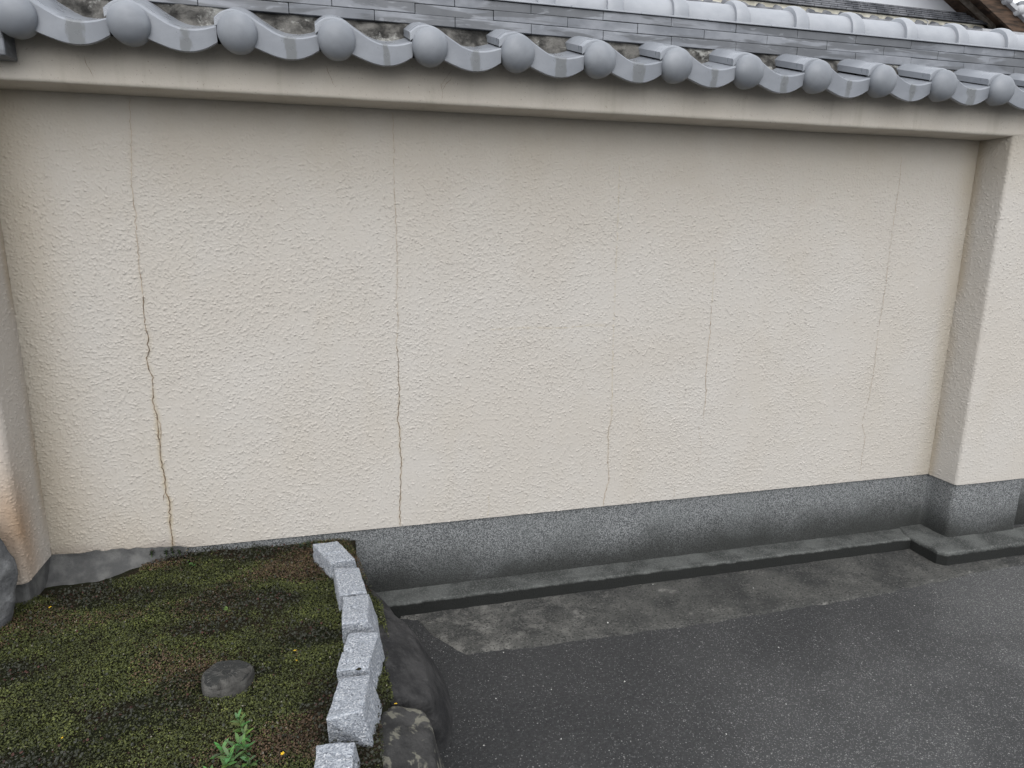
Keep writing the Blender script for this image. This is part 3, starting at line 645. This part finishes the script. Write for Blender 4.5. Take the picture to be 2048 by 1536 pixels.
for k, (tp, bt, zt, _) in enumerate(GB):
    r = random.Random(k + 3); tilt = [-0.003, 0.003, 0.007, 0.006, 0.009, 0.003, 0.0][k]; zt = zt + [0, -0.004, 0.002, 0.0, 0.004, 0, 0][k]
    def shrink(q, f, rot):
        cx_ = sum(p_[0] for p_ in q) / 4; cy_ = sum(p_[1] for p_ in q) / 4; ca_, sa_ = math.cos(rot), math.sin(rot)
        return [(cx_ + ((p_[0] - cx_) * ca_ - (p_[1] - cy_) * sa_), cy_ + ((p_[0] - cx_) * sa_ + (p_[1] - cy_) * ca_) * f) for p_ in q]
    rot = [0.05, -0.06, 0.07, -0.05, 0.04, -0.05, 0][k]
    tp = shrink(tp, 0.945, rot); bt = shrink(bt, 0.93, rot)
    pts = [(x, y, zt + (tilt if i in (2, 3) else -tilt) + r.uniform(-.004, .004)) for i, (x, y) in enumerate(tp)] + [(x, y, ZG) for x, y in bt]
    o = hull_stone('granite_block', pts, p=60, noise=0.005, fr=24, sub=6, seed=200 + k, mat=M['granite'], fine=0.0007, chips=0.007)
    setp(o, GL[k], 'edging block', 'granite blocks edging the mossy bed')
rockA = hull_stone('rock', [(0.085, -0.36, 0.24), (0.150, -0.40, 0.21), (0.195, -0.50, 0.205), (0.214, -0.61, 0.20), (0.218, -0.73, 0.195), (0.208, -0.825, 0.19), (0.095, -0.70, 0.272), (0.105, -0.85, 0.255), (0.07, -0.5, 0.272), (0.09, -0.40, 0.26),
    (0.245, -0.30, -0.04), (0.318, -0.44, -0.04), (0.320, -0.63, -0.04), (0.272, -0.78, -0.04), (0.05, -0.86, -0.04), (0.0, -0.35, -0.04)], p=40, noise=0.013, fr=10, seed=301, mat=M['rock'], fine=0.0012)
setp(rockA, 'large smooth dark rock between the granite edging and the asphalt', 'rock', 'rocks holding up the raised bed')
rockB = hull_stone('rock', [(0.115, -0.855, 0.222), (0.180, -0.862, 0.215), (0.198, -0.93, 0.205), (0.186, -1.09, 0.20), (0.16, -1.24, 0.20), (0.05, -1.00, 0.255), (0.02, -1.15, 0.255), (0.0, -1.25, 0.25), (0.08, -0.90, 0.25),
    (0.17, -0.83, -0.04), (0.255, -0.90, -0.04), (0.24, -1.15, -0.04), (0.2, -1.3, -0.04), (-0.05, -1.3, -0.04), (-0.02, -0.9, -0.04)], p=40, noise=0.012, fr=13, seed=302, mat=M['rock_lichen'], fine=0.0015)
setp(rockB, 'dark rock blotched with pale lichen at the bottom of the photo', 'rock', 'rocks holding up the raised bed')
rockC = hull_stone('rock', [(0.088, -0.255, 0.235), (0.118, -0.29, 0.215), (0.150, -0.37, 0.20), (0.135, -0.41, 0.205), (0.09, -0.38, 0.23), (0.06, -0.2, 0.2), (0.20, -0.26, 0.0), (0.25, -0.38, 0.0), (0.05, -0.1, 0.0), (0.1, -0.42, 0.0)], p=18, noise=0.008, fr=14, seed=303, mat=M['rock'], sub=5)
setp(rockC, 'small dark rock wedged between the large rock and the kerb', 'rock', 'rocks holding up the raised bed')
rockE = hull_stone('rock', [(0.0, -1.33, 0.25), (0.15, -1.33, 0.22), (0.12, -1.7, 0.22), (-0.15, -1.75, 0.25), (0.24, -1.32, -0.04), (0.2, -1.75, -0.04), (-0.2, -1.8, -0.04), (-0.2, -1.35, -0.04)], p=20, noise=0.012, fr=9, seed=304, mat=M['rock'], sub=5)
setp(rockE, 'dark rock outside the front of the photo, supporting the raised bed', 'rock', 'rocks holding up the raised bed')
rockL = hull_stone('rock', [(-0.985, -0.25, 0.60), (-1.07, -0.27, 0.64), (-0.928, -0.265, 0.515), (-0.902, -0.285, 0.43), (-0.915, -0.30, 0.37), (-0.955, -0.30, 0.29), (-0.97, -0.28, 0.22), (-1.02, -0.45, 0.55), (-0.99, -0.42, 0.38), (-1.2, -0.25, 0.62), (-1.3, -0.3, 0.3), (-1.25, -0.5, 0.2), (-1.02, -0.44, 0.22), (-1.2, -0.48, 0.5)], p=18, noise=0.012, fr=13, seed=305, mat=M['rock_pale'])
setp(rockL, 'tall pale grey rock at the left edge of the photo, leaning against the pillar', 'rock')
o = hull_stone('dirt_clod', [(0.026 + dx, -0.878 + dy, 0.356 + dz) for dx, dy, dz in ((-.009, 0, 0), (-.004, .005, .001), (.004, .004, 0), (.008, 0, .001), (.002, -.005, 0), (-.003, -.004, .004), (.003, .001, .004), (0, 0, -.003))], p=10, noise=0.0012, fr=120, sub=3, seed=350, mat=M['soil'], fine=0.0004)
setp(o, 'dark brown crumb of dirt on top of a granite edging block', 'dirt clod')
# broken concrete stub in the moss
bm = bmesh.new(); ns = 56; cxs, cys = -0.300, -0.745
ring_def = [(1.10, 0.262, 0.262), (1.06, 0.300, 0.293), (1.02, 0.308, 0.300), (0.95, 0.312, 0.303), (0.80, 0.312, 0.304), (0.5, 0.313, 0.306), (0.2, 0.313, 0.308)]
rings = []
for rd, zb_, zf_ in ring_def:
    rw = []
    for k in range(ns):
        a_ = 2 * math.pi * k / ns; rad = 0.058 * rd * (1 + 0.05 * math.sin(3 * a_ + 1) + 0.03 * math.sin(7 * a_))
        x, y = rad * 1.0 * math.cos(a_), rad * 0.92 * math.sin(a_); t = 0.5 + 0.5 * (math.sin(a_ + 0.5)) * rd
        z = zf_ + (zb_ - zf_) * t
        if rd < 1.0:
            brk = x * 0.75 - y * 1.0
            if brk > 0.034: z -= 0.012
            if x * 0.2 - y > 0.040: z -= 0.010
        rw.append(bm.verts.new((x, y, z - 0.26 + random.uniform(-.0006, .0006))))
    rings.append(rw)
for a_, b_ in zip(rings[:-1], rings[1:]):
    for k in range(ns): bm.faces.new((a_[k], a_[(k + 1) % ns], b_[(k + 1) % ns], b_[k]))
bm.faces.new(rings[-1]); bmesh.ops.recalc_face_normals(bm, faces=bm.faces)
bmesh.ops.subdivide_edges(bm, edges=bm.edges, cuts=1)
for v_ in bm.verts: v_.co.z += random.uniform(-.0009, .0009)
o = obj_bm('concrete_stub', bm, M['stub'], None, False, (cxs, cys, 0.262)); setp(o, 'low round broken concrete stub set in the moss', 'concrete stub')

# ------------------------------------------------------------------ raised bed with moss
def bed_z(x, y):
    P = np.stack([x * 3.2, y * 3.2, x * 0], 1); P2 = np.stack([x * 22, y * 22, x * 0 + 4], 1)
    z = 0.286 + 0.012 * vnoise(P, 91, 3) + 0.006 * vnoise(P2, 92, 3) + 0.009 * np.abs(vnoise(P2 * 0.45, 93, 2))
    z -= 0.035 * sstep(0.05, 0.12, x)
    z += 0.012 * sstep(-0.10, 0.0, y) * sstep(0.1, -0.1, x) * sstep(-0.70, -0.5, x)      # clumps banked against the plinth
    z -= 0.02 * sstep(-0.2, -0.03, y) * sstep(-0.62, -0.8, x)
    z -= 0.010 * np.exp(-(((x + 0.30) / 0.09) ** 2 + ((y + 0.745) / 0.09) ** 2))
    return z
st = 0.007; bx = np.arange(-2.0, 0.24, st); by = np.arange(-2.0, 0.012, st)
X, Y = np.meshgrid(bx, by, indexing='ij'); Z = bed_z(X.ravel(), Y.ravel()) - 0.004
yy_ = Y.ravel(); lim = np.where(yy_ > -0.40, 0.045 + 0.06 * sstep(-0.20, -0.40, yy_), 0.108 - 0.045 * sstep(-0.86, -0.95, yy_)) + 0.012 * vnoise(np.stack([yy_ * 12, yy_ * 0, yy_ * 0], 1), 104, 2)
Z = np.where(X.ravel() > lim, -0.03, Z)
bed = link('planting_bed', fast_mesh('planting_bed', np.stack([X.ravel(), Y.ravel(), Z], 1), grid_faces(len(bx), len(by))), M['soil'])
setp(bed, 'raised bed of dark soil beneath the moss', 'planting bed', kind='structure')

def scatter(name, n, region, leaf, colf, dens, lift=(0.0, 0.01), tilt=0.6, seed=0, crease=True, smin=0.6):
    """n small folded leaves (4-6 faces each) as one mesh"""
    r = np.random.default_rng(seed); x0, x1, y0, y1 = region
    x = r.uniform(x0, x1, n * 2); y = r.uniform(y0, y1, n * 2); k = dens(x, y) > r.uniform(0, 1, n * 2); x, y = x[k][:n], y[k][:n]; n = len(x)
    z = bed_z(x, y) + r.uniform(lift[0], lift[1], n)
    L, Wd = leaf; sc = r.uniform(smin, 1.3, n); L = L * sc; Wd = Wd * sc
    az = r.uniform(0, 2 * np.pi, n); el = r.normal(0.25, tilt, n); roll = r.normal(0, 0.5, n)
    d = np.stack([np.cos(az) * np.cos(el), np.sin(az) * np.cos(el), np.sin(el)], 1)
    s = np.stack([-np.sin(az), np.cos(az), 0 * az], 1); nn = np.cross(d, s); s2 = s * np.cos(roll)[:, None] + nn * np.sin(roll)[:, None]; nn = np.cross(d, s2)
    P = np.stack([x, y, z], 1)
    shape = [(-0.5, 0, 0), (-0.12, 0.5, 0.16), (0.30, 0.36, 0.1), (0.5, 0, -0.05), (0.30, -0.36, 0.1), (-0.12, -0.5, 0.16)]
    V = np.stack([P + d * (L * a_)[:, None] + s2 * (Wd * b_)[:, None] + nn * (Wd * c_)[:, None] * (-1) for a_, b_, c_ in shape], 1)
    V = V.reshape(-1, 3); i = np.arange(n)[:, None] * 6
    F = np.concatenate([i + np.array([[0, 1, 2, 3]]), i + np.array([[0, 3, 4, 5]])])
    me = fast_mesh(name, V, F, smooth=False); attr(me, 'Col', np.repeat(colf(x, y, r, n), 6, 0))
    return me
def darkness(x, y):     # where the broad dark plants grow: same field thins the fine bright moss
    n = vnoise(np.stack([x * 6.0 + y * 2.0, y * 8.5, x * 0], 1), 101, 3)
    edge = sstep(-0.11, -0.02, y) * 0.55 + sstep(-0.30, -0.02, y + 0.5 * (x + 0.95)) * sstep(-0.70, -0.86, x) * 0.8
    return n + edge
def tanness(x, y): return vnoise(np.stack([x * 5, y * 6, x * 0 + 7], 1), 103, 3) + 0.25 * np.exp(-(((x + 0.25) / 0.25) ** 2 + ((y + 0.2) / 0.14) ** 2))
def clear(x, y):
    a_ = ((x - cxs) ** 2 + ((y - cys) / 0.92) ** 2) > 0.065 ** 2
    b_ = ~((x < -0.66) & (y > -0.085 - 0.25 * (x + 0.66) * -1))
    rk = ~((x > 0.112 - 0.045 * sstep(-0.86, -0.95, y) + 0.012 * vnoise(np.stack([y * 12, y * 0, y * 0], 1), 104, 2)) & (y < -0.30)) & ~((y > -0.40) & (x > 0.03 + 0.17 * np.clip(-y, 0, 1)))
    lm = x < 0.13
    return a_ & b_ & rk & lm
def col_moss(x, y, r, n):
    t = r.uniform(0, 1, n)[:, None]; g = np.array([0.042, 0.050, 0.012]) * (1 - t ** 3) + np.array([0.100, 0.112, 0.026]) * t ** 3
    low = np.array([0.030, 0.036, 0.011]); m_ = (r.uniform(0, 1, n) < 0.42)[:, None]; c = np.where(m_, low, g)
    tn = tanness(x, y); k = (r.uniform(0, 1, n) < np.clip(tn * 1.7 + 0.12, 0, 0.8))[:, None]; tan = np.array([0.072, 0.046, 0.026]) * (0.5 + r.uniform(0, 1, n)[:, None])
    c = np.where(k, tan, c); k = (r.uniform(0, 1, n) < 0.012)[:, None]; c = np.where(k, np.array([0.15, 0.14, 0.11]), c)
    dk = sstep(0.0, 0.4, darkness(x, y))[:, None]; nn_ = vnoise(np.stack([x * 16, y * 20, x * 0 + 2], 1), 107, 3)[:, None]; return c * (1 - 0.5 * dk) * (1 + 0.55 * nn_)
def col_dark(x, y, r, n):
    t = r.uniform(0, 1, n)[:, None]; c = np.array([0.018, 0.020, 0.013]) * (1 - t) + np.array([0.032, 0.034, 0.025]) * t
    k = (r.uniform(0, 1, n) < 0.10)[:, None]; return np.where(k, np.array([0.034, 0.012, 0.008]) * (0.6 + 0.8 * r.uniform(0, 1, n)[:, None]), c)
REG = (-1.45, 0.17, -1.55, 0.0)
me = scatter('moss', 200000, REG, (0.0048, 0.0036), col_moss, lambda x, y: clear(x, y) * np.clip(1.0 - 0.85 * sstep(0.05, 0.5, darkness(x, y)), 0.12, 1), (0.0, 0.007), 0.5, 5)
setp(link('moss', me, M['leaf']), 'tiny bright green moss-like ground cover over the raised bed', 'moss', kind='stuff')
me = scatter('dark_clover', 34000, REG, (0.0070, 0.0058), col_dark, lambda x, y: clear(x, y) * (0.05 + 0.75 * sstep(0.05, 0.65, darkness(x, y))), (0.001, 0.016), 0.45, 6)
setp(link('dark_clover', me, M['leaf']), 'dark purplish clover in patches among the bright moss', 'clover', kind='stuff')

a = NM('stem', 0.6, 0.3); a.col((0.07, 0.12, 0.03)); M['leafstem'] = a.m
# small plants ----------------------------------------------------------
def leaf_verts(base, d, up, L, W, droop=0.25, n=5):
    side = d.cross(up).normalized(); out = []
    for k in range(n + 1):
        t = k / n; wd = W * math.sin(math.pi * min(1, t * 0.92 + 0.06)) ** 0.8 * (1 if k < n else 0.02)
        c = base + d * (L * t) + up * (L * (0.20 * t - droop * t * t)); out.append((c - side * wd / 2 + up * wd * 0.12, c, c + side * wd / 2 + up * wd * 0.12))
    return out
def weed(name, loc, shoots, label, cat, seed, gcol, parent=None, group=None):
    r = random.Random(seed); rt = setp(empty(name, loc), label, cat, group)
    lb = bmesh.new(); cl = []
    for (dx, dy, h, L, W, nl) in shoots:
        sb = bmesh.new(); lean = Vector((r.uniform(-.25, .25), r.uniform(-.25, .1), 1)).normalized(); b0 = Vector((dx, dy, -0.01)); tipp = b0 + lean * h
        ax = lean.orthogonal().normalized(); ay = lean.cross(ax); rg = []
        for t in (0, 0.5, 1.0): rg.append([sb.verts.new(b0 + lean * h * t + (ax * math.cos(a_) + ay * math.sin(a_)) * 0.0014 * (1 - 0.5 * t)) for a_ in (0, 2.09, 4.19)])
        for a_, b_ in zip(rg[:-1], rg[1:]):
            for k in range(3): sb.faces.new((a_[k], a_[(k + 1) % 3], b_[(k + 1) % 3], b_[k]))
        obj_bm('stem', sb, M['leafstem'], rt)
        for k in range(nl):
            t = (k + 0.5) / nl; az = k * 2.4 + r.uniform(-.3, .3); e = 0.25 + 0.75 * t * t; d = (ax * math.cos(az) + ay * math.sin(az)) * math.cos(e) + lean * math.sin(e)
            d.normalize(); upv = (lean - d * lean.dot(d)).normalized(); LL = L * (0.65 + 0.5 * (1 - abs(t - 0.5))) * r.uniform(0.8, 1.15)
            rows = leaf_verts(b0 + lean * h * (0.25 + 0.75 * t), d, upv, LL, W * r.uniform(.8, 1.15)); c = [v * r.uniform(0.7, 1.3) * (0.75 + 0.5 * t) for v in gcol]
            vr = [[lb.verts.new(p) for p in row] for row in rows]; cl += [c] * (3 * len(rows))
            for a_, b_ in zip(vr[:-1], vr[1:]):
                for j in (0, 1): lb.faces.new((a_[j], b_[j], b_[j + 1], a_[j + 1])).smooth = True
    me = bpy.data.meshes.new('foliage'); lb.to_mesh(me); lb.free(); attr(me, 'Col', np.array(cl)); link('foliage', me, M['leaf'], rt)
    return rt
weed('weed', (-0.236, -0.955, 0.285), [(0, 0, 0.055, 0.024, 0.0075, 14), (0.004, -0.020, 0.035, 0.020, 0.007, 9)], 'single small bright green weed shoot in front of the concrete stub', 'weed', 1, (0.07, 0.135, 0.035), group='leafy weeds in the moss')
weed('weed', (-0.250, -1.030, 0.285), [(0.0, 0.0, 0.05, 0.028, 0.008, 12), (-0.025, 0.008, 0.04, 0.026, 0.008, 10), (0.030, 0.005, 0.045, 0.025, 0.0075, 11), (0.008, -0.030, 0.05, 0.026, 0.008, 12), (-0.018, -0.035, 0.035, 0.024, 0.010, 9), (0.038, -0.032, 0.03, 0.022, 0.010, 8), (-0.045, -0.05, 0.03, 0.024, 0.008, 8)], 'bushy clump of green weed at the bottom edge of the photo', 'weed', 2, (0.060, 0.125, 0.040), group='leafy weeds in the moss')
weed('weed', (-0.515, -0.055, 0.288), [(0, 0, 0.010, 0.017, 0.014, 6), (0.018, -0.012, 0.010, 0.015, 0.013, 5)], 'flat light green weed rosette near the foot of the wall', 'weed', 3, (0.05, 0.09, 0.02), group='leafy weeds in the moss')
weed('weed', (-0.345, -0.395, 0.288), [(0, 0, 0.008, 0.016, 0.012, 4)], 'tiny light green two-leaved weed in the middle of the moss', 'weed', 4, (0.06, 0.10, 0.03), group='leafy weeds in the moss')
weed('clover_tuft', (-0.585, -0.018, 0.318), [(0, 0, 0.020, 0.009, 0.008, 12), (0.022, 0.0, 0.028, 0.009, 0.008, 14), (0.045, -0.002, 0.018, 0.009, 0.008, 10)], 'dark clover tuft against the wall at the foot of the crack', 'plant', 5, (0.020, 0.026, 0.018), group='dark tufts against the wall')
weed('clover_tuft', (-0.632, -0.016, 0.318), [(0, 0, 0.024, 0.009, 0.008, 12)], 'small dark clover tuft against the wall, left of the one below the crack', 'plant', 6, (0.020, 0.026, 0.018), group='dark tufts against the wall')
weed('clover_tuft', (-0.112, -0.035, 0.300), [(0, 0, 0.026, 0.012, 0.010, 12), (-0.03, 0.0, 0.018, 0.012, 0.010, 10), (0.02, 0.01, 0.018, 0.012, 0.01, 10)], 'dark tuft in the corner between plinth and the first granite block', 'plant', 7, (0.022, 0.028, 0.016), group='dark tufts against the wall')
# yellow petals
def petal_mesh():
    bm = bmesh.new(); c = bm.verts.new((0, 0, 0.0005))
    for k in range(5):
        a_ = 2 * math.pi * k / 5; p = lambda rr_, da, z: bm.verts.new((rr_ * math.cos(a_ + da), rr_ * math.sin(a_ + da), z))
        v = [p(0.0026, -0.42, 0.0010), p(0.0042, -0.22, 0.0016), p(0.0042, 0.22, 0.0016), p(0.0026, 0.42, 0.0010)]; bm.faces.new([c] + v)
    me = bpy.data.meshes.new('yellow_flower'); bm.to_mesh(me); bm.free(); me.materials.append(M['petal']); return me
fm = petal_mesh()
FL = [((-0.519, -0.012), 'tiny yellow flower close to the wall, beside the light green rosette'), ((-0.856, -0.265), 'tiny yellow flower left of the moss, in front of the left pillar corner'), ((-0.136, -0.674), 'upper of two tiny yellow flowers between the stub and the granite blocks'),
      ((-0.130, -0.723), 'lower and smaller of two tiny yellow flowers between the stub and the granite blocks'), ((-0.146, -1.055), 'tiny yellow flower right of the bushy weed clump'), ((0.112, -0.905), 'tiny yellow flower in the strip of moss between granite blocks and lichen rock'),
      ((-0.975, -0.150), 'tiny yellow flower in the dark clover beside the tall pale rock'), ((-0.623, -0.89), 'tiny yellow flower in the lower left part of the moss')]
for k, ((x, y), lb_) in enumerate(FL):
    o = bpy.data.objects.new('yellow_flower', fm); C.objects.link(o); s = (1.0, 1.15, 1.15, 0.8, 1.1, 1.05, 0.7, 0.7)[k]
    z = float(bed_z(np.array([x]), np.array([y]))[0]) + 0.014
    o.location = (x, y, z); o.scale = (s, s, s); o.rotation_euler = (random.uniform(0.1, .5), random.uniform(-.3, .3), random.uniform(0, 6)); setp(o, lb_, 'flower', 'tiny yellow flowers in the moss')
# loose grit
pts_p = [(1.215, -0.118, 0.012), (0.52, -0.395, 0.0), (0.93, -0.33, 0.012), (1.46, -0.60, 0), (0.62, -0.62, 0), (0.86, -0.64, 0), (1.95, -0.62, 0), (2.15, -0.49, 0), (1.30, -0.86, 0), (1.05, -0.93, 0), (0.44, -0.62, 0), (0.58, -0.83, 0), (0.36, -0.80, 0), (1.75, -0.88, 0), (1.6, -0.24, 0.012)]
for k, (x, y, z) in enumerate(pts_p):
    r = random.Random(k); s = r.uniform(0.0026, 0.0042)
    P = [(x + r.uniform(-1, 1) * s, y + r.uniform(-1, 1) * s, z + s * 0.6 + r.uniform(-.6, .6) * s) for _ in range(12)]
    o = hull_stone('pebble', P, p=12, noise=0.0002, fr=200, sub=2, seed=400 + k, mat=M['pebble'], fine=0.0)
    setp(o, 'small whitish stone chip lying loose on the paving in front of the wall', 'pebble', 'loose white stone chips')

# ------------------------------------------------------------------ neighbour's house beyond the wall
YG = 6.8; house = setp(empty('neighbour_house', (0, 0, 0)), 'traditional house behind the wall with white plaster gable, brown timber eaves and grey tiles', 'house')
def zroof(x): return 4.80 - 0.516 * (x - 9.23)            # gable slope where it meets the wall plane
bm = bmesh.new(); f = [(3.0, 4.64), (9.545, 4.64), (3.0, zroof(3.0))]
v0 = [bm.verts.new((x, YG, z)) for x, z in f]; v1 = [bm.verts.new((x, YG + 0.2, z)) for x, z in f]
bm.faces.new(v0); bm.faces.new(list(reversed(v1)))
for k in range(3): bm.faces.new((v0[k], v1[k], v1[(k + 1) % 3], v0[(k + 1) % 3]))
bmesh.ops.recalc_face_normals(bm, faces=bm.faces); obj_bm('gable_wall', bm, M['plaster'], house)
def slab(bm, x0, x1, y0, y1, t0, t1, dz=0.0):
    """sheared box along the gable slope; t0,t1 thickness below/above the slope line"""
    P = []
    for y in (y0, y1):
        for x in (x0, x1):
            for t in (t0, t1): P.append(bm.verts.new((x, y, zroof(x) + t + dz)))
    a_ = P; F = [(0, 1, 3, 2), (4, 6, 7, 5), (0, 4, 5, 1), (2, 3, 7, 6), (0, 2, 6, 4), (1, 5, 7, 3)]
    for q in F: bm.faces.new([a_[i] for i in q])
XA, XB = 3.0, 10.9
bm = bmesh.new(); slab(bm, XA, XB, 6.36, 10, 0.0, 0.07); bmesh.ops.recalc_face_normals(bm, faces=bm.faces); obj_bm('soffit', bm, M['timber'], house)
bm = bmesh.new(); slab(bm, XA, 9.9, 6.66, 6.80, -0.10, 0.0); bmesh.ops.recalc_face_normals(bm, faces=bm.faces); obj_bm('purlin', bm, M['timber'], house)
bm = bmesh.new(); slab(bm, XA, 9.9, 6.60, 6.66, -0.055, -0.001); bmesh.ops.recalc_face_normals(bm, faces=bm.faces); obj_bm('eave_moulding', bm, M['pale_timber'], house)
bm = bmesh.new(); slab(bm, XA, XB, 6.315, 6.36, -0.14, 0.08); bmesh.ops.recalc_face_normals(bm, faces=bm.faces); obj_bm('bargeboard', bm, M['timber'], house)
bm = bmesh.new(); slab(bm, XA, XB, 6.25, 10, 0.08, 0.14); bmesh.ops.recalc_face_normals(bm, faces=bm.faces); roof = obj_bm('roof', bm, M['far_pale'], house)
def ball(bm, c, r_, sy=1.0):
    bmesh.ops.create_uvsphere(bm, u_segments=16, v_segments=10, radius=r_, matrix=Matrix.Translation(c) @ Matrix.Diagonal((1, sy, 1, 1)))
x = 8.2
while x < XB:
    bm = bmesh.new(); ball(bm, (x, 6.24, zroof(x) + 0.13), 0.066, 0.7)
    r2 = bmesh.ops.create_cone(bm, cap_ends=True, segments=14, radius1=0.066, radius2=0.066, depth=0.5, matrix=Matrix.Translation((x, 6.49, zroof(x) + 0.13)) @ Matrix.Rotation(math.pi / 2, 4, 'X'))
    obj_bm('verge_tile', bm, M['far_pale'], house, True); x += 0.245
# long abutment ridge of thin courses against the gable, cream crescents and lower tiled roof
bm = bmesh.new()
for k in range(5):
    z0 = 4.455 + 0.032 * k; x = 3.0 + 0.13 * (k % 2); yy = 6.62 + 0.02 * k
    while x < 9.7:
        box(bm, x + 0.006, x + 0.259, yy, YG + 0.05, z0 + 0.011, z0 + 0.030); x += 0.265
obj_bm('flashing_course', bm, M['far_tile'], house)
bm = bmesh.new(); box(bm, 3.0, 11.2, 6.66, YG - 0.01, 4.30, 4.456); obj_bm('crescent_plaster', bm, M['cream'], house)
# lower roof: wavy tiled slope falling towards the viewer
t = np.arange(2.6, 11.6, 0.265 / 10); ys = np.array([6.7, 6.55, 6.548, 6.3, 6.298, 6.05, 6.048, 5.8, 5.798, 5.55, 5.548, 5.3]); 
zz = 4.375 - 0.45 * (6.7 - ys); zz = zz - np.array([0, 0, .02, 0, .02, 0, .02, 0, .02, 0, .02, 0])
co = []
for x in t:
    ph = ((x - 2.6) % 0.265) / 0.265; hh = 0.085 * max(0, math.cos((ph - 0.3) * 2 * math.pi)) ** 0.8 if abs(ph - 0.3) < 0.25 else -0.012 * math.cos((ph - 0.8) * 2 * math.pi)
    for y, z_ in zip(ys, zz): co.append((x, y, z_ + hh))
link('lower_roof', fast_mesh('lower_roof', np.array(co), grid_faces(len(t), len(ys), True)), M['far_tile'], house)
bm = bmesh.new(); box(bm, 2.7, 11.4, 5.4, 6.7, 0, 3.85); obj_bm('ground_floor_wall', bm, M['plaster'], house)
bm = bmesh.new(); box(bm, 3.0, 9.6, 7.0, 10, 0, 4.6); obj_bm('main_wall', bm, M['plaster'], house)
# short ridge with pale tiles at the foot of the bargeboard
bm = bmesh.new()
for k in range(3): box(bm, 9.12, 11.6, 6.06 + 0.02 * k, 6.30, 4.13 + 0.035 * k, 4.162 + 0.035 * k)
obj_bm('low_ridge', bm, M['far_pale'], house)
# thin aerial cable loop on the lower roof
bm = bmesh.new(); pts = [Vector((7.90, 5.9, 4.02)), Vector((7.931, 5.9, 4.09)), Vector((7.972, 5.9, 4.137)), Vector((7.973, 5.9, 4.18)), Vector((7.928, 5.9, 4.201))]
for p_, q_ in zip(pts[:-1], pts[1:]):
    d = q_ - p_; bmesh.ops.create_cone(bm, cap_ends=True, segments=8, radius1=0.006, radius2=0.006, depth=d.length * 1.1, matrix=Matrix.Translation((p_ + q_) / 2) @ d.to_track_quat('Z', 'Y').to_matrix().to_4x4())
obj_bm('cable', bm, M['far_pale'], house)
# second house further off: grey tiled hip
h2 = setp(empty('far_house', (0, 0, 0)), 'distant house with pale grey tiled hip roof against the sky, top right corner', 'house')
bm = bmesh.new()
apex = [(19.9, 15.0, 7.93), (27, 15.0, 7.93)]; ev = [(16.2, 11.3, 5.6), (31, 11.3, 5.6), (31, 18.7, 5.6), (16.2, 18.7, 5.6)]
A_ = [bm.verts.new(p) for p in apex]; E_ = [bm.verts.new(p) for p in ev]
bm.faces.new((E_[0], E_[1], A_[1], A_[0])); bm.faces.new((E_[1], E_[2], A_[1])); bm.faces.new((E_[2], E_[3], A_[0], A_[1])); bm.faces.new((E_[3], E_[0], A_[0])); bm.faces.new((E_[3], E_[2], E_[1], E_[0]))
bmesh.ops.recalc_face_normals(bm, faces=bm.faces); obj_bm('roof', bm, M['far_pale'], h2)
bm = bmesh.new()
for p_, q_ in ((Vector(apex[0]), Vector(ev[0])), (Vector(apex[0]), Vector(apex[1])), (Vector(apex[0]), Vector(ev[3]))):
    d = q_ - p_; bmesh.ops.create_cone(bm, cap_ends=True, segments=12, radius1=0.07, radius2=0.07, depth=d.length, matrix=Matrix.Translation((p_ + q_) / 2) @ d.to_track_quat('Z', 'Y').to_matrix().to_4x4())
obj_bm('hip_ridge', bm, M['far_tile'], h2, True)
bm = bmesh.new(); box(bm, 17.0, 30.2, 12.1, 17.9, 0, 5.6); obj_bm('wall', bm, M['plaster'], h2)
